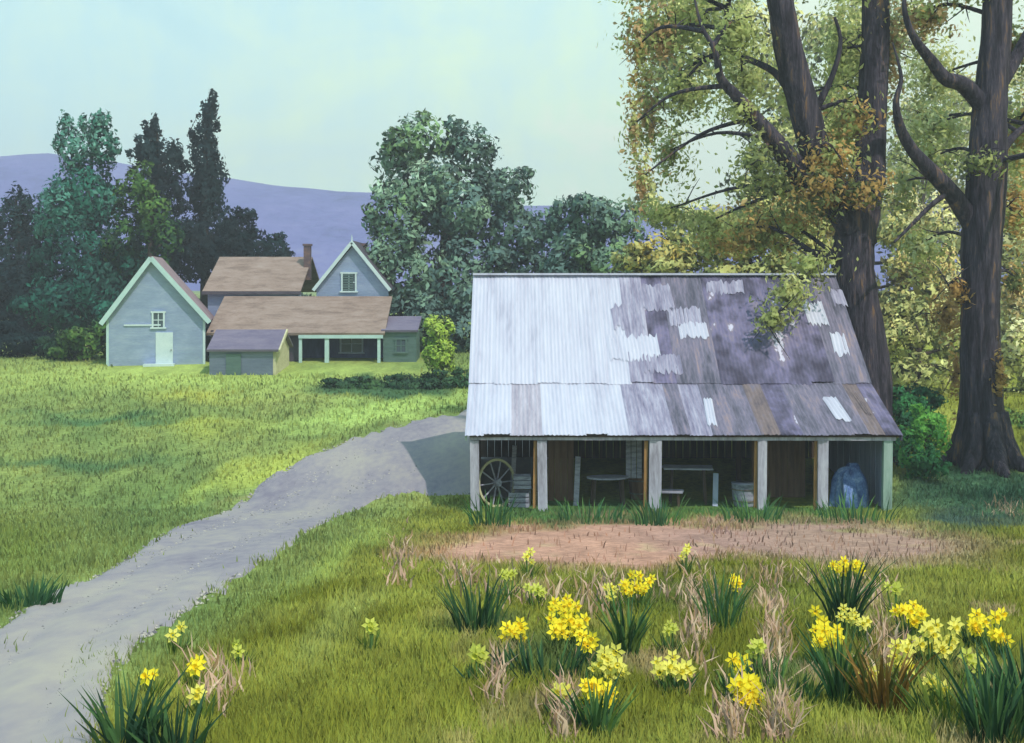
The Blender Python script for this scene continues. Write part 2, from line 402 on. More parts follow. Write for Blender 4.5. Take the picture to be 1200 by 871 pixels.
Y = np.concatenate([np.linspace(-60, 4, 12), np.geomspace(5, 110, 420), np.linspace(125, 965, 20)])
ground = lattice('ground', X, Y, GROUND, lambda x, y: gz(y)+0*x, lambda x, y: ground_colour(x, y)[0])
# lane
LANE = daub('lane_gravel', [S(120,114,130), S(138,132,142), S(152,145,146), S(162,155,148)], .3, (1.2,.4,1), rot=(0,0,R(-28)), rough=.95, bs=.5, bd=.03, fine=14)
def dense(P, k=14):
    pts, _ = smooth_path([(a, b, 0) for a, b in P], [1]*len(P), k); return np.array([[p.x, p.y] for p in pts])
dl, dr = dense(LP), dense(RP); m = len(dl); nu = 26; V = []; Fc = []
for i in range(m):
    jl = (N1(np.array([i*.45]), np.array([3.]))[0]-.5)*.10*min(1, dl[i][1]/25); jr = (N2(np.array([i*.5]), np.array([8.]))[0]-.5)*.10
    for k in range(nu):
        u = jl+(1+jr-jl)*k/(nu-1); p = dl[i]*(1-u)+dr[i]*u
        edge = min(k, nu-1-k); rut = .03*math.exp(-((u-.3)/.09)**2)+.03*math.exp(-((u-.7)/.09)**2)
        V.append((p[0], p[1], float(gz(p[1]))+(.012 if edge else -.05)+.035*min(1, edge/3)-rut+.014))
for i in range(m-1):
    for k in range(nu-1):
        a = i*nu+k; Fc.append((a, a+1, a+1+nu, a+nu))
lane = mesh_np('lane', V, np.array(Fc).ravel(), np.full(len(Fc), 4), LANE, None, None, True); tag(lane, kind='structure')

# hills
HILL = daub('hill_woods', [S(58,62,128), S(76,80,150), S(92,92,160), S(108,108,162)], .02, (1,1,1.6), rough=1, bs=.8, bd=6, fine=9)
def hillz(x, y):
    d = 620.; px = 600+F*x/d
    top = np.interp(px, [-600,-200,0,60,130,250,330,430,640,800,1075,1300,1800], [150,170,182,180,196,206,222,232,238,250,228,240,230])
    h = EYE-(top-HZ)/F*d
    prof = np.clip((y-430)/190., 0, 1); prof = prof*prof*(3-2*prof)
    back = np.clip((900-y)/260., 0, 1)
    return 2+(h-2)*prof*np.where(y > 640, back, 1)+(N1(x*.03, y*.03)-.5)*7*prof
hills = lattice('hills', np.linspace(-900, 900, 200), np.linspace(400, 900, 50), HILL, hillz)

# ------------------------------------------------------------------ grass blades
def blades(n, name, label, region):
    d = np.exp(rng.uniform(math.log(6.5), math.log(78), n)); x = rng.uniform(-.75, .75, n)*d
    y = d
    px, py = px_of(x, y)
    keep = ~inside(lane_poly, x+rng.normal(0, .16, n)+(N2(y*2.1, x*1.3)-.5)*.5, y+rng.normal(0, .16, n))
    keep &= ~((x > -1.1) & (x < 11.3) & (y > 36.7) & (y < 48))
    keep &= ~((y > 66) & (x > -22.3) & (x < -5) )
    keep &= region(x, y)
    c, bare = ground_colour(x, y)
    keep &= rng.random(n) > bare*.985
    x, y, c = x[keep], y[keep], c[keep]; n = len(x); z = gz(y)
    tuft = N3(x*.9+7, y*.6)
    h = (.045+.11*tuft*rng.random(n)+.06*rng.random(n)+.16*np.clip(N4(x*2.2, y*1.6+30)-.72, 0, 1)*4*rng.random(n))*np.interp(y, [6, 20, 60], [1.0, 1.05, 1.5])
    wd = np.interp(y, [6, 15, 40, 80], [.008, .017, .05, .10])*rng.uniform(.7, 1.4, n)
    th = rng.uniform(0, math.pi, n); ph = rng.uniform(0, 2*math.pi, n); ln = rng.uniform(.1, .6, n)*h
    w = np.stack([np.cos(th), np.sin(th)*.5, 0*th], 1)*wd[:, None]
    P = np.stack([x, y, z-.01], 1); L = np.stack([np.cos(ph)*ln, np.sin(ph)*ln, 0*ln], 1); U = np.stack([0*h, 0*h, h], 1)
    V = np.stack([P-w/2, P+w/2, P+w*.38+U*.55+L*.35, P-w*.38+U*.55+L*.35, P+U+L], 1).reshape(-1, 3)
    i = np.arange(n)*5
    Fq = np.stack([i, i+1, i+2, i+3, i+3, i+2, i+4], 1).ravel()
    tint = rng.uniform(.88, 1.15, (n, 1)); hue = rng.uniform(-.10, .10, (n, 1))
    c = c*tint*np.concatenate([1+hue, 1+hue*.3, 1-hue], 1)
    o = mesh_np(name, V, Fq, np.tile([4, 3], n), STEMG, None, np.repeat(c, 5, axis=0))
    return tag(o, label, 'grass', kind='stuff')
STEMG = leafmat('grass_blade', .25, 1.5, .15, flat=.75)
lx = lambda x, y: px_of(x, y)[0]
blades(235000, 'meadow_grass', 'pale green meadow grass on the left of the gravel lane', lambda x, y: (px_of(x,y)[0]*.62+px_of(x,y)[1] < 905) | (y > 45))
blades(430000, 'lawn_grass', 'olive green grass between the lane and the flower bank', lambda x, y: ~((px_of(x,y)[0]*.62+px_of(x,y)[1] < 905) | (y > 45)))

def pebbles(n):
    t = rng.random(n)**.6; k = (t*(m-1)).astype(int)[:, None]; k = (m-1-k) if False else k
    d0 = np.exp(rng.uniform(math.log(9), math.log(48), n)); idx = np.array([int(np.argmin(np.abs((dl[:,1]+dr[:,1])/2-q))) for q in d0])
    u = .03+.94*rng.beta(.8, .8, n)[:, None]; P = dl[idx]*(1-u)+dr[idx]*u+rng.normal(0, .05, (n, 2))
    r = rng.uniform(.012, .034, n)*np.interp(P[:,1], [9, 40], [.8, 1.9]); z = gz(P[:,1])+.02
    o = np.array([[1,0,0],[0,1,0],[-1,0,0],[0,-1,0],[0,0,.7],[.5,.5,.5]])
    o = o[:5]; jit = rng.uniform(.7, 1.3, (n, 5, 3)); a = rng.uniform(0, 6.28, n); ca, sa = np.cos(a), np.sin(a)
    V = o[None]*jit*r[:, None, None]; V = np.stack([V[...,0]*ca[:,None]-V[...,1]*sa[:,None], V[...,0]*sa[:,None]+V[...,1]*ca[:,None], V[...,2]], 2)
    V += np.stack([P[:,0], P[:,1], z], 1)[:, None, :]
    i = np.arange(n)[:, None]*5; Fc = (i[:, None]+np.array([[0,1,4],[1,2,4],[2,3,4],[3,0,4]])[None]).reshape(-1)
    g = np.array([S(156,150,146)[:3], S(132,128,132)[:3], S(106,102,108)[:3], S(172,164,156)[:3]])[rng.integers(0, 4, n)]
    o = mesh_np('gravel', V.reshape(-1, 3), Fc, np.full(n*4, 3), leafmat('pebble', 0, 9, .2), None, np.repeat(g, 5, axis=0))
    tag(o, 'loose grey gravel strewn along the lane', 'gravel', kind='stuff')
pebbles(9000)
def dry_stalks():
    C_ = [S(204,172,150), S(190,156,136), S(214,188,160), S(170,140,104)]; P = []
    for (px, py, rx, ry, k) in ((540,668,24,14,110),(625,690,60,22,150),(705,690,30,20,120),(818,720,14,60,240),(800,690,60,18,100),(905,740,14,70,280),(930,672,50,10,80),(660,840,16,30,140),(580,800,14,34,90),(860,850,16,30,120),(915,850,14,24,180),(470,650,16,26,160),(250,800,34,26,90),(1040,760,20,40,180),(1180,590,26,10,120),(1010,690,30,18,120)):
        for _ in range(k):
            g = ground_at(px+random.gauss(0,1)*rx*.6, min(868, py+random.gauss(0,1)*ry*.6)+8); P.append(g)
    n = len(P); P = np.array([list(p) for p in P]); th = rng.uniform(0, 3.14, n); w = rng.uniform(.006, .016, n)*np.interp(P[:,1], [9,30], [1,2]); h = rng.uniform(.08, .30, n)
    W = np.stack([np.cos(th)*w, np.sin(th)*w, 0*w], 1); L = np.stack([rng.normal(0,.06,n), rng.normal(0,.06,n), h], 1)
    V = np.stack([P-W, P+W, P+W*.8+L*.6, P-W*.8+L*.6, P+L*1.1+np.stack([rng.normal(0,.05,n), 0*h, -.02+0*h], 1)], 1).reshape(-1, 3)
    i = np.arange(n)*5; Fq = np.stack([i, i+1, i+2, i+3, i+3, i+2, i+4], 1).ravel()
    c = np.array([q[:3] for q in C_])[rng.integers(0, 4, n)]
    o = mesh_np('dry_grass', V, Fq, np.tile([4, 3], n), STEMG, None, np.repeat(c, 5, axis=0)); tag(o, 'pinkish beige dry grass stalks among the daffodils', 'dry grass', kind='stuff')
dry_stalks()
# ------------------------------------------------------------------ the open shed
def part(mb, name, mat, parent): return mb.build(name, mat, parent)
YF = 36.42; X0, X1 = -1.15, 11.2
shed = empty('open_shed', (5, YF, .05), 0, 'long open-fronted farm shed with patched lilac-white and dark metal roof', 'shed')
so_ = (5, YF, .05)
def M(): return MB(so_)
post_px = [556, 635, 768, 893, 964, 1040]; post_mats = [POST, POST, POST, POST, POST, POSTG]
postx = [(p-600)/F*YF for p in post_px]; postw = [.26, .28, .36, .26, .30, .26]
for x_, mt, w_ in zip(postx, post_mats, postw):
    b = M(); b.beam((x_+random.uniform(-.04,.04), YF, -.1), (x_, YF, 2.22), w_, .2); part(b, 'post', mt, shed)
for x_ in (postx[1]-.22, postx[2]-.30, postx[3]-.19, postx[4]-.21):
    b = M(); b.beam((x_, YF+.06, -.1), (x_+.03, YF+.06, 2.2), .1, .1); part(b, 'side_post', OCHRE, shed)
b = M(); b.beam((X0-.1, YF, 2.32), (X1+.1, YF, 2.30), .16, .17); part(b, 'eave_beam', POST, shed)
b = M()
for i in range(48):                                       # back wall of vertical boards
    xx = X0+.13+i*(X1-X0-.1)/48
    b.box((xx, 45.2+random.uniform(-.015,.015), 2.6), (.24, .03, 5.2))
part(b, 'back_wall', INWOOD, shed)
def side_wall(x, mat, n):
    b = M()
    for i in range(34):
        yy = YF+.25+i*.245
        zt = np.interp(yy, [36.2, 39.5, 43.8, 48.2], [2.2, 3.6, 6.9, 3.4])-.05
        b.box((x+random.uniform(-.01,.01), yy, zt/2-.05), (.03, .225, zt+.1))
    return part(b, 'side_wall', mat, shed)
side_wall(X0, BROWN, 0)['label'] = 'brown boarded left end wall'
side_wall(X1, PALEBLUE, 1)['label'] = 'pale blue boarded right end wall'
b = M()
for i in range(9): b.box((postx[3]+.32+i*.19, 39.2+random.uniform(-.01,.01), 1.35), (.18, .03, 2.9))
part(b, 'partition', BROWN, shed)
b = M()
for i in range(4): b.box((postx[1]+.35+i*.2, 38.6, 1.35), (.19, .03, 2.8))
part(b, 'partition', BROWN, shed)
b = M()
for i in range(3): b.box((postx[2]-.62+i*.17, 38.3, 1.5), (.15, .03, 1.4))
part(b, 'partition', GREYW, shed)
for x_ in postx[1:-1]:                                    # inner posts and tie beams
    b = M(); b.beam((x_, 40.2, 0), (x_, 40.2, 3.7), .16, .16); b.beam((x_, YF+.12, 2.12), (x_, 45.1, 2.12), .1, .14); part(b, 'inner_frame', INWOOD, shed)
# roof: each sheet is a lapped, ribbed strip of metal
def slope_pt(x, s, row):     # row 0 = upper slope, 1 = lower slope; s from 0 (top) to 1 (bottom)
    if row == 0: return Vector((x, 43.8+(39.35-43.8)*s, 7.1+(3.66-7.1)*s))
    return Vector((x, 39.75+(36.2-39.75)*s, 3.78+(2.40-3.78)*s))
nrm = [Vector((0, -(7.1-3.66), (43.8-39.35))).normalized(), Vector((0, -(3.78-2.40), (39.75-36.2))).normalized()]
def sheet(xa, xb, sa, sb, row, lift, mat, name='roof_sheet', rib=.018, skew=0, ragged=.0, par=None):
    n = max(6, int((xb-xa)/.06)); ks = 5; V = []; Fc = []
    for side in (0, 1):
        for j in range(ks+1):
            s = sa+(sb-sa)*j/ks
            for i in range(n+1):
                x = xa+(xb-xa)*i/n+skew*(s-sa)
                se = s+(ragged*random.uniform(-1, 1) if j in (0, ks) else 0)
                p = slope_pt(x, se, row)+nrm[row]*(lift+(rib if i%2 else 0)-side*.012+random.uniform(-.003,.003)); V.append(p)
    w = n+1; o = (ks+1)*w
    for j in range(ks):
        for i in range(n):
            a = j*w+i; Fc += [(a, a+w, a+w+1, a+1), (a+o, a+1+o, a+w+1+o, a+w+o)]
    for i in range(n): Fc += [(i, i+1, i+1+o, i+o), (ks*w+i, ks*w+i+o, ks*w+i+1+o, ks*w+i+1)]
    for j in range(ks): Fc += [(j*w, j*w+o, (j+1)*w+o, (j+1)*w), (j*w+n, (j+1)*w+n, (j+1)*w+n+o, j*w+n+o)]
    b = M(); b.add(V, Fc); return part(b, name, mat, shed)
xL, xR = -1.35, 11.42
b = M()                                                   # deck under the sheets, dark boards
for row in (0, 1):
    q = [slope_pt(xL+.1, 0 if row == 0 else .0, row), slope_pt(xR-.05, 0 if row == 0 else .0, row), slope_pt(xR-.05, .985, row), slope_pt(xL+.1, .985, row)]
    q = [p-nrm[row]*.05 for p in q]; b.prism(q, -nrm[row]*.05)
q = [Vector((xL+.1, 43.82, 7.05)), Vector((xR-.05, 43.82, 7.05)), Vector((xR-.05, 48.4, 3.3)), Vector((xL+.1, 48.4, 3.3))]
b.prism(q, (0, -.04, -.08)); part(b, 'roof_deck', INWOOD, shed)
x = xL; k = 0
while x < xR-.1:
    wd = random.uniform(.62, .80); xe = min(x+wd, xR)
    mid = (x+xe)/2
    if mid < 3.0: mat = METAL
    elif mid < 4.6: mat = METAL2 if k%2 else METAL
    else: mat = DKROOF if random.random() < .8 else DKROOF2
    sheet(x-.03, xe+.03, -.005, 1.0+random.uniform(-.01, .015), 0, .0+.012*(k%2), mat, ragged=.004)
    x = xe; k += 1
x = xL; k = 0
while x < xR-.1:
    wd = random.uniform(.42, .95); xe = min(x+wd, xR); mid = (x+xe)/2
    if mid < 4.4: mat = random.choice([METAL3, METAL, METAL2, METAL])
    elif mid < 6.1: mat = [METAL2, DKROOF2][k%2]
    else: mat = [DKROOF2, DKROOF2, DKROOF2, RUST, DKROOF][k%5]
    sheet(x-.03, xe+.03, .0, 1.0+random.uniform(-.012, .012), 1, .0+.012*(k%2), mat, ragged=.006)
    x = xe; k += 1
# loose pale and dark patches: (px, py, width px, height px, material)
def roof_uv(px, py):
    for row in (0, 1):
        lo, hi = 0., 1.
        f = lambda s: HZ+F*(EYE-slope_pt(0, s, row).z)/slope_pt(0, s, row).y
        if f(0) <= py <= f(1)+6:
            for _ in range(30):
                m_ = (lo+hi)/2
                if f(m_) < py: lo = m_
                else: hi = m_
            p = slope_pt(0, lo, row); return (px-600)/F*p.y, lo, row
    return None
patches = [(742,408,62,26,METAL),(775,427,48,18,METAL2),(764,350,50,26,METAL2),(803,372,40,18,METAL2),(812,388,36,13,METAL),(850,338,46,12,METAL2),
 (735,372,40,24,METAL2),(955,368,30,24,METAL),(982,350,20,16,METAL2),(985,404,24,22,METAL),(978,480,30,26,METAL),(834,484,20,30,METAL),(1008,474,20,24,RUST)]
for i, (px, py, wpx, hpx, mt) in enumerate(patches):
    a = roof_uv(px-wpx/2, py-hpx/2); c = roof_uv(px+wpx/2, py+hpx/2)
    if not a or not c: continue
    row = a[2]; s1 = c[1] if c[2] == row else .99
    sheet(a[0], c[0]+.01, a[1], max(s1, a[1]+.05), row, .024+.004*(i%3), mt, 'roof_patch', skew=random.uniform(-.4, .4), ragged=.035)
b = M(); b.beam((xL-.03, 43.8, 7.16), (xR+.03, 43.8, 7.16), .36, .07); part(b, 'ridge_cap', METAL, shed)
for xx in (xL, xR):                                       # barge boards
    b = M(); b.beam(slope_pt(xx, 0, 0)-Vector((0,0,.1)), slope_pt(xx, 1, 0)-Vector((0,0,.12)), .05, .16)
    b.beam(slope_pt(xx, 0, 1)-Vector((0,0,.13)), slope_pt(xx, 1, 1)-Vector((0,0,.1)), .05, .14)
    part(b, 'barge_board', POSTG if xx < 0 else DKROOF, shed)

# things kept in the shed
def wheel(px, py, d, r, rz, label):
    c = at(px, py, d); e = empty('wagon_wheel', c, rz, label, 'wheel')
    def ring(rr, t, n=28):
        b = MB(); pts = [(0, math.cos(2*math.pi*i/n)*rr, math.sin(2*math.pi*i/n)*rr) for i in range(n+1)]
        for i in range(n): b.beam(pts[i], pts[i+1], .07, t, (1,0,0))
        return b
    ring(r, .06).build('rim', CREAM, e)
    b = MB(); b.tube([(-.12,0,0),(.12,0,0)], [.11,.11], 12); b.build('hub', GREYW, e)
    for i in range(10):
        th = 2*math.pi*i/10; b = MB(); b.beam((0, .09*math.cos(th), .09*math.sin(th)), (0, (r-.02)*math.cos(th), (r-.02)*math.sin(th)), .035, .04, (1,0,0)); b.build('spoke', GREYW, e)
    e.rotation_euler = (0, R(-6), rz)
    return e
wheel(582, 566, 37.6, .70, R(-50), 'old spoked wagon wheel leaning inside the left end of the shed')
def table(px, d, z, w, dp, rnd, label, name, topm=GREYW, legm=INWOOD, cat='table'):
    c = Vector(((px-600)/F*d, d, float(gz(d)))); e = empty(name, c, random.uniform(-.12,.12), label, cat)
    b = MB()
    if rnd: b.prism([(w/2*math.cos(2*math.pi*i/24), dp/2*math.sin(2*math.pi*i/24), z-.05) for i in range(24)], (0,0,.05))
    else:
        for i in range(4): b.box((random.uniform(-.04,.04), -dp/2+dp*(i+.5)/4, z-.025), (w, dp/4-.02, .05))
    b.build('table_top', topm, e)
    for i in (-1, 1):
        for j in (-1, 1):
            b = MB(); b.beam((i*w*.36, j*dp*.3, 0), (i*w*.32, j*dp*.28, z-.05), .07, .07); b.build('leg', legm, e)
    return e
table(712, 37.9, .86, 1.3, .8, True, 'round pale grey table in the second bay of the shed', 'round_table')
table(806, 38.2, 1.12, 1.5, .8, False, 'grey plank workbench in the third bay of the shed', 'workbench')
table(783, 37.4, .52, .9, .5, False, 'low grey bench in front of the plank workbench', 'low_bench', cat='bench')
def leanboard(px, d, h, w, label, mat):
    g = float(gz(d)); x = (px-600)/F*d
    b = MB((x, d, g)); b.beam((x, d, g), (x+.08, d+.35, g+h), w, .04, (0,1,0)); 
    o = b.build('leaning_board', mat); o.location = (x, d, g); tag(o, label, 'board', 'boards leaning in the shed')
leanboard(675, 37.7, 1.45, .16, 'narrow grey board leaning upright left of the round table', GREYW)
leanboard(838, 37.6, .95, .16, 'short pale board leaning to the right of the plank workbench', PALEBLUE)
leanboard(600, 38.4, 1.7, .14, 'grey board leaning beside the wagon wheel in the first bay', GREYW)
def crate(px, d, z, s, label):
    c = Vector(((px-600)/F*d, d, float(gz(d))+z)); e = empty('wooden_crate', c, random.uniform(-.3,.3), label, 'crate', 'crates in the first bay of the shed')
    for i, (sx, sy, ax) in enumerate(((0,-1,0),(0,1,0),(-1,0,1),(1,0,1))):
        b = MB()
        for k in range(3):
            zz = .07+k*s*.25
            if ax == 0: b.box((0, sy*(s/2-.012), zz), (s, .02, s*.2))
            else: b.box((sx*(s/2-.012), 0, zz), (.02, s-.06, s*.2))
        b.build('slatted_side', GREYW, e)
    b = MB(); b.box((0,0,.02), (s-.06, s-.06, .02)); b.build('crate_bottom', GREYW, e)
crate(609, 37.7, 0, .62, 'grey slatted crate at the bottom of the pile in the first bay')
crate(612, 37.75, .53, .54, 'grey slatted crate on top of the pile in the first bay')
def tub(px, d, r, h, label, mat, name, cat):
    c = Vector(((px-600)/F*d, d, float(gz(d)))); e = empty(name, c, 0, label, cat)
    b = MB(); b.tube([(0,0,0),(0,0,.03),(0,0,h*.5),(0,0,h*.97),(0,0,h),(0,0,h-.01),(0,0,.08)], [r*.8,r*.84,r*.95,r,r*1.04,r*.93,r*.7], 22); b.build('tub_body', mat, e, True)
    for zz in (h*.25, h*.75):
        b = MB(); n = 22; rr = r*(.86+.12*zz/h)+.02
        for i in range(n): b.beam((math.cos(6.2832*i/n)*rr, math.sin(6.2832*i/n)*rr, zz), (math.cos(6.2832*(i+1)/n)*rr, math.sin(6.2832*(i+1)/n)*rr, zz), .015, .04)
        b.build('hoop', IRON, e)
tub(872, 37.7, .38, .7, 'round blue-grey tub by the fourth shed post', GREYW, 'metal_tub', 'tub')
tub(748, 38.9, .3, .8, 'dark barrel standing behind the wide shed post', BROWN, 'barrel', 'barrel')
# blue cloth thrown over a sack pile
def bundle(px, d, w, h, label):
    c = Vector(((px-600)/F*d, d, float(gz(d)))); V = []; Fc = []; nu, nv = 60, 22
    for j in range(nv+1):
        for i in range(nu):
            th = 2*math.pi*i/nu; t = j/nv; r = math.cos(t*math.pi/2)**.5*(1+(.16*math.sin(4*th+2+3*t)+.10*math.sin(9*th+5*t)+.05*math.sin(17*th))*(1-.5*t))
            V.append((w/2*r*math.cos(th), w*.4*r*math.sin(th), h*math.sin(t*math.pi/2)**.8*(1+.22*math.sin(th+.6)*(1-t*.6)+.08*math.sin(5*th))))
    for j in range(nv):
        for i in range(nu): Fc.append((j*nu+i, j*nu+(i+1)%nu, (j+1)*nu+(i+1)%nu, (j+1)*nu+i))
    b = MB(); b.add(V, Fc); o = b.build('cloth_bundle', BLUECLOTH, None, True); o.location = c
    tag(o, label, 'bundle'); return o
bundle(996, 37.6, 1.0, 1.15, 'blue cloth bundle in the last bay of the shed')

# ------------------------------------------------------------------ houses
def wall_gable(o, x0, x1, y, zb, ze, za, th=.15):
    b = MB(o); b.prism([(x0,y,zb),(x1,y,zb),(x1,y,ze),((x0+x1)/2,y,za),(x0,y,ze)], (0, th, 0)); return b
def window(parent, org, c, w, h, mw=HWHITE, face='y', glass=GLASS, shut=False):
    c = Vector(c); b = MB(org)
    sx = (lambda a, dpt, z: (a, dpt, z))
    for s in (-1, 1):
        b.box(c+Vector((s*w/2, -.04, 0)), (.1, .08, h+.1)); 
    b.box(c+Vector((0, -.04, h/2)), (w+.2, .09, .1)); b.box(c+Vector((0, -.05, -h/2)), (w+.26, .12, .09))
    f = b.build('window', mw, parent)
    g = MB(org); g.box(c+Vector((0, -.012, 0)), (w-.08, .02, h-.05)); g.build('pane', glass, f)
    m = MB(org); m.box(c+Vector((0, -.032, 0)), (w-.1, .02, .05)); m.box(c+Vector((0, -.034, 0)), (.05, .02, h-.1)); m.build('sash', mw, f)
    return f
# blue cottage
cy = 70.0; cg = float(gz(cy))-.15
cx = (183-600)/F*cy; zA = EYE-(303-HZ)/F*cy; zE = EYE-(372-HZ)/F*cy; hw = 55/F*cy
cot = empty('cottage', (cx, cy, cg), R(10), 'small pale blue gabled cottage with pinkish roof in front of dark conifers', 'cottage')
h0, he, ha = 0., zE-cg, zA-cg
ax = (168-183)/F*cy*0.35
def cot_wall(y):
    b = MB(); b.prism([(-hw,y,h0),(hw,y,h0),(hw,y,he),(ax,y,ha-.12),(-hw,y,he)], (0,.15,0)); return b
cot_wall(0).build('front_wall', HBLUE, cot); cot_wall(5.35).build('back_wall', HBLUE, cot)
for s in (-1, 1):
    b = MB(); b.box((s*(hw-.08), 2.75, he/2-.02), (.14, 5.2, he-.04)); b.build('side_wall', HBLUE, cot)
    ov = .28; sl = (ha-he)/(hw+s*-ax) if False else (ha-he)/abs(s*hw-ax)
    ex = s*(hw+ov); ez = he-sl*ov
    b = MB(); b.prism([(ax, -.3, ha), (ex, -.3, ez), (ex, -.3, ez+.12), (ax, -.3, ha+.14)], (0, 6.1, 0)); b.build('roof', HROOFP, cot)
    b = MB(); b.beam((ax, -.36, ha+.02), (ex+s*.03, -.36, ez+.02), .09, .26); b.build('barge_board', HTEAL, cot)
    b = MB(); b.box((s*(hw-.02), -.02, he/2-.05), (.14, .1, he-.1)); b.build('corner_board', HWHITE if s > 0 else HTEAL, cot)
window(cot, (0,0,0), (.12, 0, 2.7), .62, .9, HWHITE)
b = MB(); b.box((.45, -.03, 1.0), (.95, .06, 2.0)); dr_ = b.build('door', HWHITE, cot)
b = MB(); b.tube([(.83,-.07,1.0),(.83,-.13,1.0)], [.035,.035], 8); b.build('handle', IRON, dr_)
b = MB(); b.box((-.75, -.05, 2.42), (2.0, .05, .09)); b.build('band_board', HWHITE, cot)
b = MB(); b.box((.2, -.35, .12), (1.7, .6, .24)); b.build('step', HWHITE, cot)

# farmhouse
fo = (-12, 76, 2.3)
fh = empty('farmhouse', fo, 0, 'farmhouse with brown roofs, blue gable, brick chimney and open porch', 'house')
def Fm(): return MB(fo)
xa, xb = at(244,0,77).x, at(357,0,77).x
zr = EYE-(304-HZ)/F*80; ze = EYE-(344-HZ)/F*75.6
b = Fm(); b.box(((xa+xb)/2+.1, 75.95, 4.1), (xb-xa-.3, .16, 4.2)); b.build('front_wall', HBLUE, fh)
b = Fm(); b.prism([(xa,75.5,ze),(xa,80,zr),(xa,84.4,ze),(xa,84.4,ze+.14),(xa,80,zr+.16),(xa,75.5,ze+.14)], (xb-xa,0,0)); b.build('roof', HROOF, fh)
b = Fm(); b.prism([(xa+.25,76,2),(xa+.25,84,2),(xa+.25,84,ze),(xa+.25,80,zr-.2),(xa+.25,76,ze)], (.15,0,0)); b.build('end_wall', DARKTRIM, fh)
b = Fm(); b.box(((xa+xb)/2, 75.47, ze+.04), (xb-xa+.05, .08, .2)); b.build('gutter', DARKTRIM, fh)
# lower roof
xc, xd = at(252,0,73).x, at(432,0,73).x; zt = EYE-(350-HZ)/F*75.4; zb = EYE-(393-HZ)/F*71
xe_ = at(449,0,71).x
b = Fm(); b.prism([(xc,75.42,zt),(xe_+.1,75.42,zt),(xe_+.1,70.9,zb),(xc,70.9,zb)], (0,0,.14)); b.build('porch_roof', HROOF, fh)
b = Fm(); b.box(((at(350,0,71).x+xe_)/2, 70.95, zb-.08), (xe_-at(350,0,71).x, .1, .2)); b.build('fascia', HTEAL, fh)
for p in (352, 383, 444):
    b = Fm(); b.beam((at(p,0,71).x, 71.05, 2.0), (at(p,0,71).x, 71.05, zb-.1), .24 if p == 383 else .17, .17); b.build('porch_post', HTEAL, fh)
b = Fm(); b.box(((xc+xe_)/2, 73.6, 3.2), (xe_-xc, .12, 2.4)); b.build('porch_wall', NAVY, fh)
window(fh, fo, (at(412,0,73.5).x, 73.53, 3.2), 1.3, 1.1, PALEBLUE)
b = Fm(); b.box(((xc+.3), 72.3, 3.0), (.14, 2.6, 2.2)); b.build('porch_end', DARKTRIM, fh)
b = Fm(); b.box((at(338,0,71).x, 71.6, 2.9), (1.3, .14, 1.9)); b.build('porch_screen', DARKTRIM, fh)
# cross gable
ga, gl, gr = at(413,285,75.6), at(368,341,75.6), at(458,341,75.6)
b = Fm(); b.prism([(gl.x+.15,75.6,4.8),(gr.x-.15,75.6,4.8),(gr.x-.15,75.6,gr.z+.1),(ga.x,75.6,ga.z-.2),(gl.x+.15,75.6,gl.z+.1)], (0,.15,0)); b.build('gable_wall', HBLUE, fh)
for s, e in ((-1, gl), (1, gr)):
    b = Fm(); b.prism([(ga.x,75.3,ga.z),(e.x,75.3,e.z),(e.x,75.3,e.z+.14),(ga.x,75.3,ga.z+.16)], (0,6,0)); b.build('gable_roof', DARKTRIM if s > 0 else HROOFV, fh)
    b = Fm(); b.beam((ga.x,75.25,ga.z+.03), (e.x,75.25,e.z+.03), .08, .2); b.build('barge_board', HWHITE, fh)
b = Fm(); b.tube([(ga.x,75.3,ga.z),(ga.x,75.3,ga.z+.5)], [.06,.02], 6); b.build('finial', HWHITE, fh)
gw = window(fh, fo, (at(409,330,75.6).x, 75.58, at(409,331,75.6).z), .85, 1.15, HWHITE)
b = Fm()
for i in range(7): b.box((at(401,0,75.6).x-.18+.5, 75.52, at(409,331,75.6).z-.45+i*.15), (.7, .03, .09))
b.build('louvre', HGREEN, gw)
cp = at(361, 288, 79)
b = Fm(); b.box((cp.x, 78.8, (cp.z+7)/2), (.42, .5, cp.z-7)); ch = b.build('chimney', BRICK, fh)
b = Fm(); b.box((cp.x, 78.8, cp.z+.04), (.54, .6, .12)); b.build('chimney_cap', BRICK, ch)
# second chimney behind gable
b = Fm(); b.box((at(424,290,80).x, 79.5, 8.4), (.8, .6, 1.9)); b.build('chimney', BRICK, fh)
# right annex
xf, xg = at(449,0,71.3).x, at(488,0,71.3).x
b = Fm(); b.box(((xf+xg)/2, 72.6, 2.95), (xg-xf, 2.6, 2.1)); b.build('annex_wall', HGREEN, fh)
b = Fm(); b.prism([(xf-.1,71.1,3.98),(xg+.1,71.1,3.98),(xg+.1,74.2,4.7),(xf-.1,74.2,4.7)], (0,0,.12)); b.build('annex_roof', HROOFV, fh)
window(fh, fo, (at(470,0,71.3).x, 71.29, 3.2), .6, .8, HGREEN)

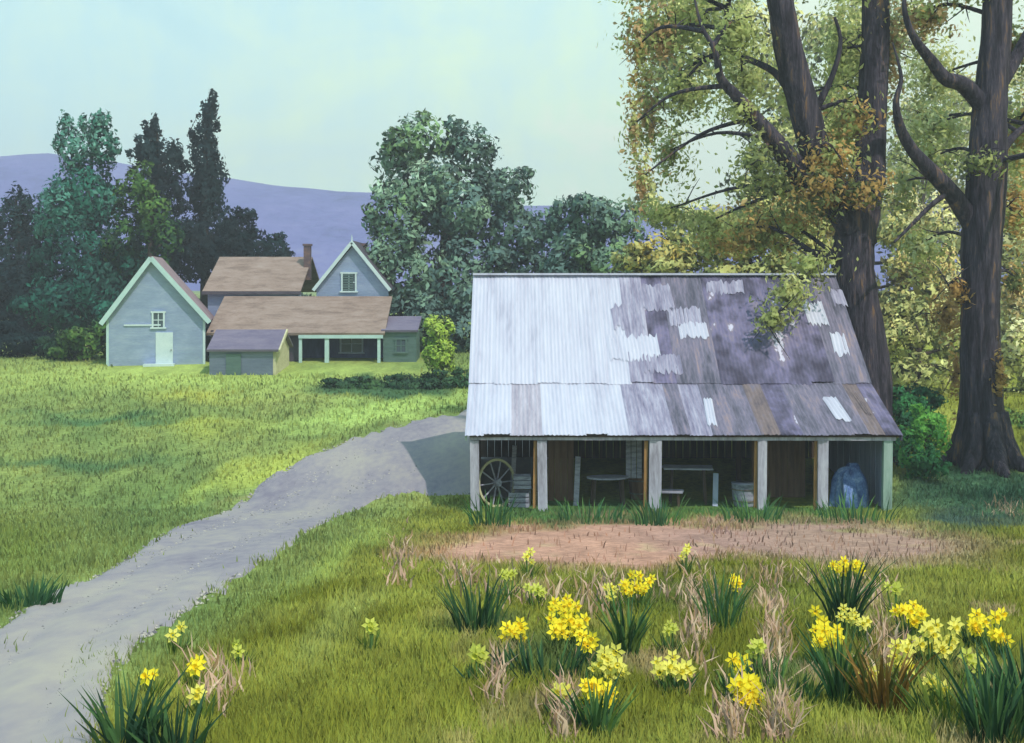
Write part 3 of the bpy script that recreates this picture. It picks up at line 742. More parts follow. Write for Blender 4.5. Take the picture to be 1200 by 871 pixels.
# outhouse
oo = (-15, 66, 1.9); sg = empty('outhouse', oo, 0, 'low blue-grey outhouse with violet roof and cream gable end beside the cottage', 'outhouse')
def Om(): return MB(oo)
x0, x1 = at(243,0,66).x, at(322,0,66).x
zt, zb = EYE-(389-HZ)/F*68, EYE-(412-HZ)/F*66
b = Om(); b.box(((x0+x1)/2, 66.1, (zb+1.5)/2), (x1-x0-.2, .14, zb-1.5)); b.build('front_wall', siding('slate_blue_siding', [S(112,122,154), S(130,140,170)]), sg)
b = Om(); b.prism([(x0,65.8,zb),(x0,68,zt),(x0,70.2,zb),(x0,70.2,zb+.12),(x0,68,zt+.13),(x0,65.8,zb+.12)], (x1-x0+.25,0,0)); b.build('roof', HROOFV, sg)
b = Om(); b.prism([(x1-.1,66.05,1.5),(x1-.1,70,1.5),(x1-.1,70,zb),(x1-.1,68,zt-.05),(x1-.1,66.05,zb)], (.15,0,0)); b.build('gable_end', CREAM, sg)
b = Om(); b.beam((x1+.3,65.7,zb+.02),(x1+.3,68,zt+.06), .08, .2); b.build('barge_board', CREAM, sg)
b = Om(); b.box((x0+1.4, 66.0, 2.35), (.8, .05, 1.4)); b.build('door', HGREEN, sg)

# ------------------------------------------------------------------ trees
def lobe(px, py, rx, ry, d, pi=(0,), dr=None):
    s = d/F; c = at(px, py, d); return (tuple(c), (rx*s, (dr if dr else rx)*s*.9, ry*s), pi)
def fray(lobes, k=5, a=.26, b=.46):
    out = []
    for c, r, pi in lobes:
        out.append((c, r, pi))
        for _ in range(k):
            d = Vector((random.gauss(0,1), random.gauss(0,.8), random.gauss(.15,1))).normalized(); f = random.uniform(a, b)
            out.append(((c[0]+d.x*r[0]*.95, c[1]+d.y*r[1]*.95, c[2]+d.z*r[2]*.95), (r[0]*f, r[1]*f, r[2]*f), pi))
    return out
def tree(name, label, cat, base_px, d, trunk_r, top_py, lobes, size, pal, dens=1.0, group=None, mat=LEAFD, limbs=(), bark=BARK2, spire=False, **kw):
    g = float(gz(d)); bx = (base_px-600)/F*d; org = (bx, d, g)
    e = empty(name, org, 0, label, cat, group)
    top = at(base_px, top_py, d); H = top.z-g
    n = 7; pts = [(bx+random.uniform(-.12,.12)*i*.3, d, g-.3+(H+.3)*i/n) for i in range(n+1)]
    pts, rd = smooth_path(pts, [trunk_r*(1.35 if i == 0 else 1-i*.85/n) for i in range(n+1)], 3)
    b = MB(org); b.tube(pts, rd, 10, .05)
    b.build('trunk', bark, e, True)
    for k, (c, r, pi) in enumerate(lobes):
        if k % 2 == 0:
            c = Vector(c); z0 = max(g+.15*H, min(c.z-r[2]*.5, g+.8*H)); s = Vector((bx, d, z0))
            if (c-s).length < .5: continue
            mid = (s+c)/2+Vector((0,0,-.05*(c-s).length))
            P, rr = smooth_path([s, mid, c], [trunk_r*.4, trunk_r*.25, trunk_r*.08], 3)
            b = MB(org); b.tube(P, rr, 6, .03); b.build('limb', bark, e, True)
    V, Fc, sz, col, sn = leaves(fray(lobes, *((2, .2, .34) if spire else (5,))), size*.8, pal, dens*.7, org, **kw)
    mesh_np('crown', V, Fc, sz, mat, e, col, nrmv=sn)
    return e
DG = [S(24,50,54,.8), S(32,62,62,.8), S(20,40,46,.8), S(44,78,72,.8)]
TE = [S(40,104,88,.95), S(84,140,126,.9), S(30,76,68,.95), S(108,162,146,.9)]
MG = [S(68,106,52,.9), S(92,126,58,.9), S(44,78,54,.9)]
BL = [S(106,134,116,1.05), S(124,152,126,1.05), S(86,112,108,1.05), S(172,200,176,1.05), S(120,152,106,1.05)]
OL = [S(184,182,112), S(190,182,112), S(168,172,108), S(198,178,92), S(184,156,106)]
SG = [S(200,198,130,1.15), S(186,188,122,1.15), S(216,214,164,1.15), S(164,168,108,1.15)]
LI = [S(172,202,84), S(150,184,74), S(186,210,104)]

TG = 'dark trees behind the cottage'
tree('evergreen_tree', 'dark leafy evergreen at the far left edge of the farm trees', 'tree', 20, 92, .5, 230,
     [lobe(12,300,38,62,92,(0,1,2)), lobe(-20,340,40,60,91), lobe(28,350,48,56,89,(0,2)), lobe(15,392,60,30,88,(2,0)), lobe(48,270,26,42,94,(1,0))], .42, DG, 1.5, TG)
tree('evergreen_tree', 'broad teal-green evergreen with twin rounded tops left of the cottage', 'tree', 105, 88, .6, 170,
     [lobe(88,176,22,38,88,(1,3,1)), lobe(122,174,20,36,88,(0,1,3)), lobe(102,232,46,46,88,(1,0,0)), lobe(72,250,30,40,87,(1,0)), lobe(98,300,58,50,87,(0,2)), lobe(85,355,62,44,86,(2,0)), lobe(120,340,46,50,85,(2,0)), lobe(150,350,34,50,88,(2,))], .42, TE, 1.5, TG, up=.5)
tree('evergreen_tree', 'dark pointed conifer with a crooked tip between teal and tallest trees', 'tree', 182, 93, .5, 150,
     [lobe(181,146,6,16,93,(0,2)), lobe(178,160,13,18,93,(0,2)), lobe(170,180,20,20,93,(0,)), lobe(190,194,27,32,93,(0,2)), lobe(206,182,10,18,93,(0,)), lobe(184,232,34,44,93,(0,2)), lobe(186,290,42,50,92,(2,0))], .42, DG, 1.7, TG, up=.5, spire=True)
tree('evergreen_tree', 'mid green bushy tree in front of the dark conifers above the cottage', 'tree', 178, 84, .4, 215,
     [lobe(160,220,20,34,84,(0,1)), lobe(178,250,24,36,84,(1,0)), lobe(192,282,22,30,84,(0,2)), lobe(150,280,30,40,85,(2,0))], .42, MG, 1.3, TG)
tree('evergreen_tree', 'tallest dark cypress-like spire behind the brown farmhouse roof', 'tree', 241, 96, .5, 130,
     [lobe(249,120,6,16,96,(0,)), lobe(245,136,12,20,96,(0,2)), lobe(240,158,17,24,96,(0,2)), lobe(240,190,21,34,96,(2,0)), lobe(243,212,22,30,96,(0,)), lobe(240,232,28,42,96,(0,2)), lobe(248,275,36,34,96,(2,0)), lobe(225,300,40,40,94,(2,))], .42, DG, 1.8, TG, up=.6, spire=True)
tree('evergreen_tree', 'low spreading dark tree behind the farmhouse roof ridge', 'tree', 290, 92, .4, 270,
     [lobe(275,272,26,28,92,(0,2)), lobe(300,292,28,20,92,(2,0)), lobe(324,292,16,16,92,(0,)), lobe(262,300,30,26,91,(2,)), lobe(322,312,26,18,91,(2,0))], .4, DG, 1.6, TG)
tree('shrub', 'round mid green shrub at the left foot of the cottage', 'shrub', 98, 72, .12, 400,
     [lobe(98,402,34,20,72,(0,1)), lobe(70,410,30,15,73,(2,)), lobe(118,395,14,22,73.5,(2,0))], .3, MG, 1.5)
tree('shrub', 'dark shrub at the left edge beyond the meadow', 'shrub', 22, 74, .12, 395,
     [lobe(14,402,36,20,74,(0,2)), lobe(50,405,26,16,75,(2,))], .3, DG, 1.5)
tree('broadleaf_tree', 'large blue-green broadleaf tree between farmhouse and shed', 'tree', 520, 82, .8, 200,
     [lobe(488,168,40,34,82,(4,0)), lobe(462,190,28,26,82,(0,1)), lobe(548,178,36,34,82,(2,0)), lobe(590,220,36,28,83,(2,0)), lobe(500,220,50,42,81,(3,1,0)), lobe(470,260,38,50,80,(1,0,4)),
      lobe(540,250,60,50,81,(0,2,1)), lobe(600,268,46,44,82,(2,0)), lobe(480,320,46,50,79,(0,1)), lobe(540,330,60,50,80,(2,0)), lobe(610,320,48,40,82,(2,)), lobe(490,375,50,46,78,(2,0)), lobe(540,385,44,40,78,(2,))], .5, BL, 1.35)
tree('broadleaf_tree', 'rounded blue-green tree above the left part of the shed roof', 'tree', 695, 76, .5, 250,
     [lobe(690,252,38,34,76,(0,2)), lobe(728,262,30,28,76,(1,0)), lobe(668,290,40,36,76,(2,0)), lobe(712,310,46,36,75,(0,4)), lobe(655,325,30,26,75,(2,))], .45, BL, 1.4)
tree('shrub', 'bright lime green shrub just left of the shed', 'shrub', 515, 62, .1, 390,
     [lobe(515,390,16,22,62,(0,2)), lobe(516,418,19,22,62,(0,1)), lobe(506,408,10,20,62,(1,))], .22, LI, 1.6)
hd = [S(58,92,62), S(74,110,66), S(46,76,58)]
tree('hedge', 'low dark green hedge across the grass below the farmhouse porch', 'hedge', 455, 62, .08, 440,
     [lobe(400,452,26,9,62,(0,2)), lobe(435,453,30,10,62,(1,0)), lobe(475,451,30,12,62,(0,2)), lobe(515,449,28,13,62,(2,0)), lobe(545,447,22,14,62,(0,))], .2, hd, 1.6)
OG = 'olive trees behind the shed roof'
tree('small_tree', 'olive and yellow tree rising over the middle of the shed roof', 'tree', 790, 66, .35, 280,
     [lobe(770,300,40,26,66,(0,1,3)), lobe(740,306,24,22,66,(1,0)), lobe(810,296,38,28,66,(0,2)), lobe(790,330,60,24,65,(0,2))], .42, OL, 1.3, OG)
tree('small_tree', 'ochre tinted tree rising over the right part of the shed roof', 'tree', 880, 62, .4, 250,
     [lobe(860,292,40,28,62,(0,1)), lobe(905,270,44,36,62,(4,1,0)), lobe(935,300,40,36,61,(0,2)), lobe(890,325,54,26,61,(0,2)), lobe(965,255,30,34,63,(4,2))], .42, OL, 1.3, OG)
SGG = 'sage green trees in the background on the right'
tree('background_tree', 'sage green background tree between the two great trunks', 'tree', 1080, 92, .5, 200,
     [lobe(1075,310,48,50,92,(0,1)), lobe(1065,380,50,50,91,(1,0,3)), lobe(1110,350,40,60,93,(0,2)), lobe(1060,270,24,22,92,(2,0)), lobe(1090,430,56,30,90,(3,1))], .5, SG, 1.2, SGG)
tree('background_tree', 'tall pale sage tree far behind the two great trunks', 'tree', 1110, 110, .6, 100,
     [lobe(1110,130,50,50,110,(2,0)), lobe(1070,30,30,40,110,(2,)), lobe(1075,190,50,50,110,(0,1)), lobe(1150,200,60,60,112,(2,1)), lobe(1090,250,50,50,111,(0,2)), lobe(1190,120,50,70,112,(2,0)), lobe(1200,230,50,60,112,(0,1))], .6, SG, .8, SGG)
tree('background_tree', 'pale sage tree far behind the left fork of the maple', 'tree', 960, 105, .5, 100,
     [lobe(985,80,46,80,105,(1,0)), lobe(960,180,56,56,105,(0,1)), lobe(885,50,46,60,106,(0,1)), lobe(800,50,56,66,106,(1,0)), lobe(905,170,40,60,106,(1,3)), lobe(1010,240,56,50,105,(0,1)), lobe(900,250,60,40,105,(0,3)), lobe(820,262,50,22,105,(0,1)), lobe(760,240,22,26,105,(0,))], .7, SG, 1.0, SGG)
tree('background_tree', 'sage green background tree at the right edge behind the great trunk', 'tree', 1205, 90, .5, 200,
     [lobe(1205,300,36,50,90,(0,1)), lobe(1195,370,40,50,89,(2,0)), lobe(1215,430,46,40,88,(1,3)), lobe(1180,420,30,30,90,(3,))], .5, SG, 1.2, SGG)
tree('hedge', 'long dark treeline low across the fields behind farm and shed', 'hedge', 700, 150, .3, 350,
     [lobe(x_, 362+random.uniform(-4,4), 30, 22, 150, (0,2)) for x_ in range(-160, 1400, 38)], .8, [S(72,96,84), S(92,112,92), S(60,84,76)], 1.2)
tree('background_tree', 'low olive thicket between the shed end and the straight maple', 'tree', 1075, 60, .3, 380,
     [lobe(1050,395,30,34,60,(0,1)), lobe(1085,380,30,40,61,(1,0)), lobe(1120,400,28,34,60,(0,3)), lobe(1070,440,50,26,60,(3,1)), lobe(1190,410,30,40,60,(0,2)), lobe(1215,450,30,30,60,(3,))], .35, SG, 1.0, SGG)
tree('background_tree', 'olive and tan tree behind the fork of the left maple', 'tree', 1000, 70, .3, 260,
     [lobe(950,250,50,40,70,(0,1)), lobe(1050,260,40,50,70,(0,2)), lobe(1080,320,44,44,70,(1,0)), lobe(1045,360,30,40,70,(0,)), lobe(1170,280,50,60,72,(0,2)), lobe(1195,360,30,50,71,(1,0))], .4, [S(198,188,120,1.1), S(200,176,122,1.1), S(208,206,156,1.1), S(170,170,108,1.1)], .9, SGG)
tree('hedge', 'dull dark hedge low behind the great trunks', 'hedge', 1110, 74, .15, 440,
     [lobe(x_,452+random.uniform(-6,4),24,20,74,(0,2)) for x_ in range(1030, 1240, 26)], .32, [S(84,92,80), S(104,110,96), S(60,70,66)], 1.4)
tree('shrub', 'fresh bright green shrub right of the shed, left of the great trunk', 'shrub', 1088, 42.5, .08, 500,
     [lobe(1082,500,24,24,42.5,(0,1)), lobe(1100,512,16,26,43,(0,)), lobe(1072,535,22,26,42,(1,2)), lobe(1090,545,20,22,41.5,(2,))], .2, [S(140,206,100), S(96,166,90), S(66,130,84)], 1.5, mat=LEAF)
tree('shrub', 'dark green bush between the shed corner and the bright shrub', 'shrub', 1062, 45, .08, 480,
     [lobe(1060,478,24,24,45,(0,1)), lobe(1075,470,30,18,46,(1,)), lobe(1058,520,20,36,44,(1,0))], .2, [S(66,138,82), S(54,110,78)], 1.5)
tree('shrub', 'light green bush at the far right edge behind the great trunk', 'shrub', 1198, 52, .08, 490,
     [lobe(1195,505,24,26,52,(0,1)), lobe(1210,520,24,24,51,(1,))], .24, [S(130,160,84), S(104,136,70)], 1.5)

# great maples: trunks drawn limb by limb, with gnarled bark
def great_tree(label, base, flare, stems, lobes, d, tk):
    g = float(gz(base[1])); org = (base[0], base[1], g)
    e = empty('maple_tree', org, 0, label, 'tree', 'great old maples by the shed')
    for k, (nm, pts, rad) in enumerate(stems):
        P = [at(px, py, dd) for px, py, dd in pts]; rr = [r*tk/F*pts[i][2] for i, r in enumerate(rad)]
        P, rr = smooth_path(P, rr, 6)
        b = MB(org); b.tube(P, rr, 18, .035); b.build(nm, BARK, e, True)
    for a in range(flare[1]):                      # root flare
        th = 2*math.pi*a/flare[1]+.3; r = flare[0]
        s = Vector(org)+Vector((math.cos(th)*r*.38, math.sin(th)*r*.38, r*1.5)); en = Vector(org)+Vector((math.cos(th)*r*random.uniform(1.2,1.6), math.sin(th)*r*random.uniform(1.2,1.6), -.22))
        mid = (s+en)/2-Vector((math.cos(th), math.sin(th), 0))*r*.16-Vector((0,0,r*.28))
        P, rr = smooth_path([s, mid, en], [r*.30, r*.30, r*.10], 6); b = MB(org); b.tube(P, rr, 10, .05); b.build('root', BARK, e, True)
    sk = []
    for nm, pts, rad in stems: sk += smooth_path([at(*p) for p in pts], rad, 5)[0]
    for c_, r_, p_ in lobes:                       # a branch from the wood into every leafy mass, with side twigs
        c_ = Vector(c_); s0 = min(sk, key=lambda q: (q-c_).length+max(0, q.z-c_.z)*.3)
        if (s0-c_).length < .8: continue
        en = c_+(c_-s0).normalized()*r_[0]*.6; mid = (s0+en)/2+Vector((random.uniform(-.3,.3), random.uniform(-.3,.3), random.uniform(.1,.6)))
        P, rr = smooth_path([s0, mid, en], [.10, .06, .015], 6); b = MB(org); b.tube(P, rr, 6, .04)
        for q in range(5):
            a_ = P[random.randint(4, len(P)-2)]; e_ = a_+Vector((random.gauss(0,1), random.gauss(0,1), random.gauss(.1,.8))).normalized()*random.uniform(.6, 1.5)
            m_ = (a_+e_)/2+Vector((0,0,random.uniform(-.1,.2))); b.tube([a_, m_, e_], [.03, .02, .006], 5)
        b.build('branch', BARK, e, True)
    V, Fc, sz, col, sn = leaves([(c_, tuple(q*1.4 for q in r_), p_) for c_, r_, p_ in lobes], .2, ML, .5, org, shell=.08, maxn=260000, droop=.3, soft=1)
    mesh_np('crown', V, Fc, sz, LEAF, e, col, nrmv=sn)
    return e
ML = [S(184,190,124,1.15), S(172,180,114,1.15), S(198,200,138,1.15), S(194,160,100,1.15), S(132,142,94,1.1), S(204,212,164,1.1), S(206,172,128,1.1)]
b1 = at(1014, 540, 45)
st1 = [('trunk', [(1022,565,45),(1019,500,45),(1019,430,45),(1004,350,45),(1000,300,45),(1008,250,45),(1016,205,45)], [44,34,28,29,29,27,25]),
       ('limb', [(1010,290,45),(985,240,44.6),(958,185,44.3),(940,120,44),(925,60,43.8),(914,0,43.6),(900,-70,43.4),(880,-150,43)], [22,23,22,21,20,18,14,10]),
       ('limb', [(1016,215,45),(1022,150,45.2),(1024,80,45.4),(1026,20,45.6),(1024,-60,46),(1030,-150,46.4)], [25,20,20,19,16,9]),
       ('limb', [(945,215,44.3),(918,178,43.8),(890,145,43.3),(862,112,42.8),(845,92,42.5),(838,60,42),(822,30,42),(812,-10,42)], [18,15,11,8,6,4,2.5,1]),
       ('branch', [(935,120,44),(908,85,44.5),(870,66,45),(850,50,45),(852,10,45)], [8,5,4,5,3]),
       ('branch', [(955,130,44.2),(975,90,44),(985,50,43.8),(978,20,43.6)], [6,4,3,2]),
       ('branch', [(980,300,45),(955,310,43.5),(935,330,42),(920,360,41)], [9,6,4,2])]
lb1 = [lobe(770,40,52,48,46,(0,1,6)), lobe(812,20,50,50,47,(0,1)), lobe(800,110,46,44,46,(0,2,1)), lobe(748,60,16,60,44,(6,3,0)), lobe(742,150,12,56,44,(6,2)), lobe(752,210,16,40,44,(2,6)),
       lobe(785,180,26,40,48,(0,5)), lobe(860,40,40,40,43,(0,1)), lobe(885,190,34,36,43,(4,4,0)), lobe(905,215,34,26,44,(4,1)), lobe(868,130,24,16,43,(0,)), lobe(975,190,42,36,43.5,(3,0)), lobe(1000,140,30,30,44,(3,1)),
       lobe(920,265,50,34,46,(3,0)), lobe(960,235,46,26,44,(3,4)), lobe(880,275,44,26,46,(0,3)), lobe(830,262,36,26,48,(0,2)), lobe(780,250,36,20,48,(1,0)),
       lobe(925,345,34,28,41,(0,2)), lobe(905,375,24,18,40.5,(1,0)), lobe(950,310,30,26,41.5,(0,1)), lobe(985,60,24,60,46,(0,1)), lobe(970,-30,60,30,45,(0,1)), lobe(850,-30,50,26,44,(0,1,2)), lobe(755,-20,40,26,45,(1,0,6)),
       lobe(1010,225,34,26,43.2,(4,3)), lobe(960,215,30,24,42.8,(4,3)), lobe(760,130,22,70,47,(6,0)), lobe(870,90,50,60,50,(0,5,2)), lobe(1000,60,40,90,50,(0,1,2)), lobe(985,150,40,50,50,(2,0)), lobe(850,280,60,26,50,(1,3,0)), lobe(930,120,26,40,48,(0,2)), lobe(1045,60,16,90,46,(5,6))]
great_tree('forked maple with two dark stems rising behind the right end of the shed', (b1.x, 45), (1.0, 6), st1, lb1, 45, .84)
b2 = at(1152, 541, 44)
st2 = [('trunk', [(1150,560,44),(1150,525,44),(1150,470,44),(1148,400,44),(1150,330,44),(1152,260,44),(1156,200,44),(1160,140,44),(1164,80,44),(1168,20,44),(1172,-60,44),(1180,-150,44)], [46,40,33,30,30,32,31,27,24,23,19,11]),
       ('limb', [(1140,265,44),(1120,232,43.6),(1095,205,43.2),(1072,180,42.8),(1056,152,42.4),(1050,120,42),(1056,90,42),(1046,50,42)], [16,14,13,10,8,5,3,1]),
       ('limb', [(1156,130,44),(1130,100,43.6),(1108,92,43.2),(1090,70,42.8),(1070,42,42.2),(1060,10,42),(1062,-30,42)], [15,13,11,9,6,4,1.5]),
       ('branch', [(1108,228,43.4),(1092,240,43.2),(1070,262,43),(1048,284,42.8)], [5,4,3,2]),
       ('limb', [(1165,110,44),(1190,70,44.5),(1215,20,45),(1240,-40,45)], [12,10,9,6]),
       ('branch', [(1165,190,44),(1188,160,44.6),(1215,140,45)], [8,6,4])]
lb2 = [lobe(1085,20,40,30,45,(6,3,0)), lobe(1130,-20,60,30,44,(0,1)), lobe(1090,190,30,40,47,(0,5)), lobe(1062,215,20,40,46,(0,5)), lobe(1100,150,40,26,48,(0,5)), lobe(1190,60,26,40,46,(3,0,4)), lobe(1195,150,22,46,46,(0,3)), lobe(1190,250,20,50,46,(3,1)),
       lobe(1110,370,24,34,45,(3,3,6)), lobe(1120,340,16,20,43.6,(3,)), lobe(1080,290,34,34,48,(0,5)), lobe(1190,330,18,28,46,(4,3)), lobe(1172,440,8,40,43.3,(3,)), lobe(1120,440,8,40,45,(3,6)), lobe(1150,190,26,16,42.8,(4,0)),
       lobe(1210,-40,50,36,45,(0,1)), lobe(1100,-60,50,30,44,(0,1)), lobe(1260,20,40,46,44,(0,1,4)), lobe(1095,90,44,60,50,(5,2)), lobe(1195,180,26,70,49,(0,5,2)), lobe(1085,150,40,40,50,(2,5)),
       ((20.5,32.5,11),(3,3,2),(0,1)), ((24,33,11.5),(3,3,2),(0,1)), ((22,36.5,12.5),(3,2.5,2),(0,1))]  # unseen leaf masses past the right edge, added to shade the lawn
great_tree('thick straight maple at the right with buttressed foot and bent side limbs', (b2.x, 44), (1.25, 7), st2, lb2, 44, .74)

# ------------------------------------------------------------------ daffodils and leafy plants
def leaf_blades(parent, n, h, spread, cols, w=.022, name='leaves', curve=.5):
    V = []; Fc = []; sz = []; C = []
    for i in range(n):
        a = random.uniform(0, 6.28); r = spread*math.sqrt(random.random()); x, y = r*math.cos(a), r*math.sin(a)
        hh = h*random.uniform(.6, 1.15); a2 = a+random.uniform(-.6,.6); le = hh*random.uniform(.08, curve)
        t = random.uniform(0, 3.14); wx, wy = math.cos(t)*w/2, math.sin(t)*w/2; b = len(V)
        c = np.array(random.choice(cols)[:3])*random.uniform(.8, 1.2)
        seg = 4
        for k in range(seg):
            u = k/seg; ww = (1-u*u*.7)
            cx_, cy_, cz = x+math.cos(a2)*le*u*u, y+math.sin(a2)*le*u*u, hh*u
            V += [(cx_-wx*ww, cy_-wy*ww, cz-.03), (cx_+wx*ww, cy_+wy*ww, cz-.03)]
        V.append((x+math.cos(a2)*le, y+math.sin(a2)*le, hh*.97))
        for k in range(seg-1): Fc += [b+2*k, b+2*k+1, b+2*k+3, b+2*k+2]; sz.append(4)
        Fc += [b+2*seg-2, b+2*seg-1, b+2*seg]; sz.append(3); C += [c]*(2*seg+1)
    return mesh_np(name, V, Fc, sz, STEM, parent, np.array(C))
def flower_mesh(face, s, yel):
    """six petals round a flared trumpet, facing 'face'"""
    f = Vector(face).normalized(); q = f.to_track_quat('Z', 'Y'); V = []; Fc = []; sz = []; C = []
    y1 = np.array(yel[0][:3]); y2 = np.array(yel[1][:3])
    for k in range(6):
        a = k*math.pi/3; b = len(V)
        for (r, w, z) in ((.12,.0,0),(.5,.26,.06),(.62,-.26,.06),(1.0,0,-.02)):
            if w == 0: p = Vector((math.cos(a)*r, math.sin(a)*r, z))
            else:
                rr = .55; p = Vector((math.cos(a)*rr-math.sin(a)*w, math.sin(a)*rr+math.cos(a)*w, z))
            V.append(q @ (p*s))
        Fc += [b, b+1, b+3, b, b+3, b+2]; sz += [3, 3]; C += [y1]*4
    n = 8; b = len(V)
    for j, (r, z) in enumerate(((.16,.0),(.2,.35),(.32,.55))):
        for k in range(n):
            a = 2*math.pi*k/n; V.append(q @ (Vector((math.cos(a)*r, math.sin(a)*r, z))*s)); C.append(y2)
    for j in range(2):
        for k in range(n): Fc += [b+j*n+k, b+j*n+(k+1)%n, b+(j+1)*n+(k+1)%n, b+(j+1)*n+k]; sz.append(4)
    return V, Fc, sz, C
YB = [S(250,232,60,1.0), S(248,216,40,1.0)]; YP = [S(238,230,116), S(236,220,80)]; YG = [S(206,210,100), S(200,204,80)]
LG = [S(74,110,62), S(56,94,60), S(104,128,64), S(48,80,56)]
LGY = [S(112,130,54), S(92,114,48), S(70,98,52)]
def daffodil(px, py, nb, wpx, hpx, yel, label, nleaf=26, cols=LG, lh=None):
    """px,py: centre of the blooms in the photo; the clump roots in the ground below"""
    g = ground_at(px, py+hpx*.5+22); d = g.y; s = d/F
    e = empty('daffodil_clump', g, 0, label, 'flowers', 'daffodils on the bank')
    zc = EYE-(py-HZ)/F*d-g.z
    leaf_blades(e, nleaf+8, (lh or max(.2, zc*.9)), max(.08, wpx*s*.5), cols, .02, 'leaves', .8)
    nb = int(nb*1.9)+1
    for i in range(nb):
        u = (i+.5)/nb*2-1; ox = (u*.5+random.uniform(-.16,.16))*wpx*s; oz = random.uniform(-.5,.5)*hpx*s; oy = random.uniform(-.12,.12)
        p = Vector((ox, oy, zc+oz))
        b = MB(); P, rr = smooth_path([(ox*.5, oy*.5, -.03), (ox*.8, oy*.8+.02, p.z*.6), (p.x, p.y+.03, p.z-.01)], [.009,.008,.006], 3); b.tube(P, rr, 5)
        me = b.build('stem', STEMMAT, e)
        face = Vector((random.uniform(-.7,.7), -1, random.uniform(-.1,.6)))
        V, Fc, sz, C = flower_mesh(face, random.uniform(.055, .085), yel)
        o = mesh_np('bloom', V, Fc, sz, YEL, e, np.array(C)); o.location = p
    return e
STEMMAT = daub('green_stem', [S(70,104,56), S(96,124,62)], 5)
D = [ # px, py, blooms, width, height, colour, label
 (746,683,9,38,22,YB,'bright yellow daffodils in the bare earth edge, below the wide shed post'),
 (660,712,5,30,16,YB,'upper heads of the tall yellow daffodil pair at the left of the bank'),
 (664,734,8,38,22,YB,'dense yellow daffodil clump, tallest at the left of the bank'),
 (604,738,5,24,20,YB,'square yellow daffodil clump beside dark leaves, leftmost bold one of the bank'),
 (688,752,3,18,12,YB,'small yellow daffodils just right of the dense left clump'),
 (715,778,7,34,24,YP,'lemon daffodils sitting on the shoulder of the lowest left clump'),
 (700,808,7,38,24,YB,'bright yellow daffodils lowest in the left half of the bank'),
 (660,816,2,14,14,YP,'small pale daffodils left of the lowest bright clump'),
 (790,782,6,34,18,YP,'pale flattened daffodil clump in the middle of the bank'),
 (866,783,3,18,12,YB,'small yellow daffodils above the lone bright middle clump'),
 (874,806,6,28,24,YB,'lone bright daffodil clump low in the middle of the bank'),
 (888,764,2,10,22,YG,'slim greenish daffodils between the middle and right clumps'),
 (994,667,7,36,18,YB,'bright yellow daffodils highest on the right of the bank'),
 (970,750,7,32,26,YB,'bright yellow daffodil clump among tall dark leaves on the right'),
 (962,725,2,12,12,YB,'few yellow daffodils just above the clump among tall dark leaves'),
 (1000,722,4,30,18,YP,'pale daffodils strewn to the right of the tall dark leaves'),
 (1068,722,6,30,22,YB,'upper bright daffodils of the broad right-hand drift'),
 (1094,748,9,52,32,YP,'broad pale yellow drift of daffodils at the right of the bank'),
 (1060,776,4,16,30,YP,'narrow pale daffodils under the broad right-hand drift'),
 (1018,796,3,16,20,YP,'pale daffodils by the brown leaves right of middle'),
 (1094,800,3,14,26,YP,'faded daffodils lowest under the broad right-hand drift'),
 (1142,728,4,20,26,YB,'leaning yellow daffodils near the right edge, left of the last clump'),
 (1168,738,4,22,30,YB,'last leaning yellow daffodils at the right edge'),
 (1140,778,2,12,18,YG,'greenish daffodils below the leaning clumps at the right edge'),
 (861,685,3,10,22,YB,'upright yellow daffodils beneath the fourth shed post'),
 (716,690,2,12,20,YP,'whitish daffodils left of the clump on the bare earth edge'),
 (786,740,2,10,16,YG,'few greenish daffodils above the pale middle clump'),
 (628,690,3,20,8,YG,'greenish daffodil buds above the square left clump'),
 (560,772,2,10,18,YG,'pale greenish daffodils farthest left on the bank'),
 (620,653,2,10,12,YP,'small lemon daffodils on the left of the bare earth'),
 (596,678,2,14,12,YG,'greenish daffodils above the left dark leaves'),
 (1050,694,2,14,12,YG,'faint daffodils behind the broad right-hand drift'),
 (804,647,2,12,8,YP,'tiny lemon daffodils on the bare earth below the third bay'),
 (208,738,1,8,12,YP,'pale daffodils beside the lane, highest of the lane group'),
 (229,776,2,12,20,YB,'yellow daffodils in the middle of the lane group'),
 (176,790,1,8,8,YB,'small yellow daffodils at the lane edge, left of their group'),
 (235,814,1,10,14,YP,'lemon daffodils lowest of the lane group'),
 (280,757,1,10,10,YG,'greenish daffodils right of the lane group'),
 (434,738,1,10,10,YG,'small greenish daffodils alone in the plain lawn')]
for px, py, nb, wp, hp, yc, lb in D:
    dark = py > 700 and px > 500
    daffodil(px, py, nb, wp, hp, yc, lb, nleaf=(34 if dark else 14)+nb, cols=LG if dark else LGY)
def leaf_plant(px, py, hpx, wpx, n, cols, label, w=.03, name='leafy_plant', cat='plant'):
    g = ground_at(px, py); s = g.y/F; e = empty(name, g, 0, label, cat)
    leaf_blades(e, n, hpx*s, wpx*s*.5, cols, w, 'leaves', .75); return e
DK = [S(48,80,54), S(36,66,48), S(70,104,62)]
leaf_plant(150,885,90,60,44,DK,'tall dark spiky leaves at the foot of the lane edge, leftmost',.035)
leaf_plant(205,890,70,70,50,DK,'dark spiky leaves right of the tallest ones by the lane',.035)
leaf_plant(1165,880,100,60,60,DK,'dark green arching leaves in the bottom right corner',.035)
leaf_plant(1205,860,100,60,80,DK,'dark leaves cut by the right edge near the bottom',.035)
leaf_plant(735,770,75,26,60,LG,'tall dark leaves right of the dense left daffodil clump',.03)
leaf_plant(560,745,70,50,60,DK,'dark leaf clump at the left end of the flower bank',.03)
leaf_plant(640,800,44,110,90,DK,'wide dark leaf mass under the left daffodils',.03)
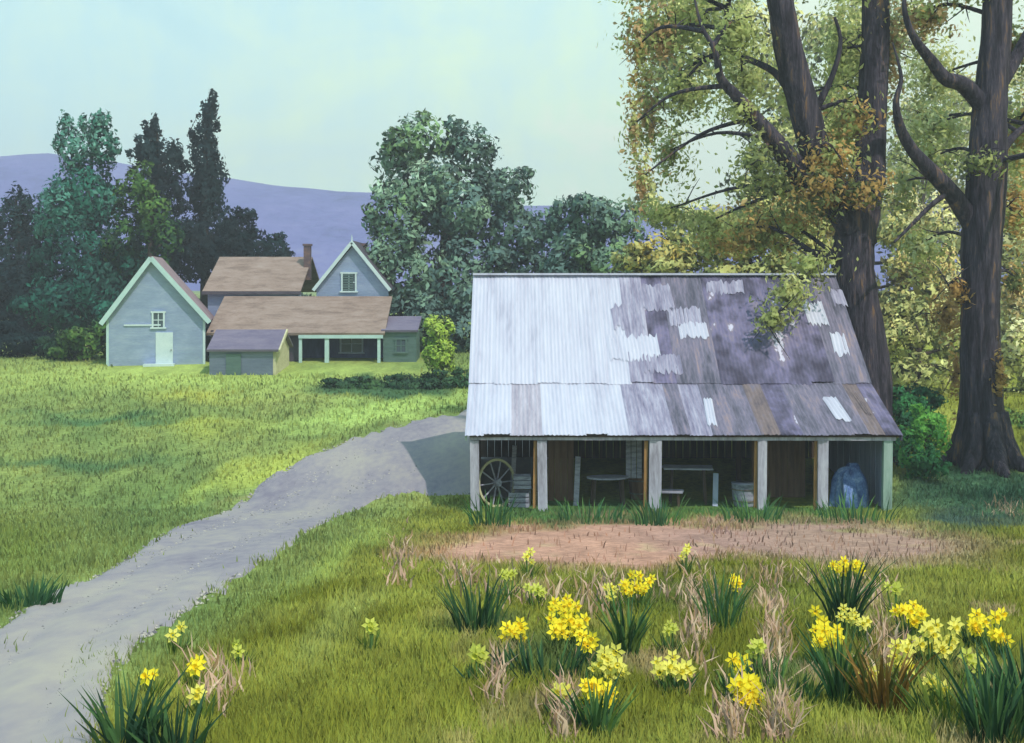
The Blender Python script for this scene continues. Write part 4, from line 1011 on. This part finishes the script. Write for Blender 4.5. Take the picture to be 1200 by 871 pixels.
leaf_plant(990,740,90,30,70,DK,'tall dark leaves beside the bright right daffodils',.03)
leaf_plant(985,830,90,22,50,LG,'tall dark leaves low in the right half of the bank',.03)
leaf_plant(900,825,40,120,110,LG,'low dark leaf mass right of the lone middle clump',.03)
leaf_plant(845,740,70,40,50,LG,'upright green leaves beneath the fourth shed post',.025)
leaf_plant(1120,850,60,110,90,LGY,'olive leaves under the broad pale drift',.025)
leaf_plant(700,865,70,40,50,LG,'dark green leaves at the bottom edge under the lowest left clump',.03)
leaf_plant(1035,840,90,50,70,[S(120,92,44), S(140,110,56), S(92,96,46)],'brown withered leaves right of middle',.028)
leaf_plant(770,615,34,60,60,[S(66,108,66), S(86,124,66), S(50,92,62)],'green weeds at the foot of the wide shed post',.045,'weed_clump','weeds')
leaf_plant(575,618,40,50,60,[S(66,108,66), S(86,124,66), S(50,92,62)],'green weeds under the wagon wheel at the left shed post',.045,'weed_clump','weeds')
leaf_plant(690,612,26,80,60,[S(66,108,66), S(86,124,66), S(50,92,62)],'green weeds along the second bay of the shed',.045,'weed_clump','weeds')
leaf_plant(885,612,30,70,60,[S(66,108,66), S(86,124,66), S(50,92,62)],'green weeds at the fourth shed post',.045,'weed_clump','weeds')
leaf_plant(1000,612,30,90,70,[S(66,108,66), S(86,124,66), S(50,92,62)],'green weeds in front of the last shed bay',.045,'weed_clump','weeds')
leaf_plant(35,712,30,70,80,[S(56,92,56), S(44,78,52)],'dark grass tuft on the meadow side of the lane',.04,'grass_tuft','grass tuft')

# ------------------------------------------------------------------ haze
m = bpy.data.materials.new('haze_air'); m.use_nodes = True; nt = m.node_tree; nt.nodes.clear()
out = nt.nodes.new('ShaderNodeOutputMaterial'); pv = nt.nodes.new('ShaderNodeVolumePrincipled')
pv.inputs['Density'].default_value = .0011; pv.inputs['Color'].default_value = (.86, .88, 1, 1)
nt.links.new(pv.outputs[0], out.inputs['Volume'])
b = MB(); b.box((0, 440, 49), (1960, 1080, 118)); hz = b.build('haze', m); tag(hz, 'thin pale blue haze in the air over the whole farm', 'haze', kind='stuff')
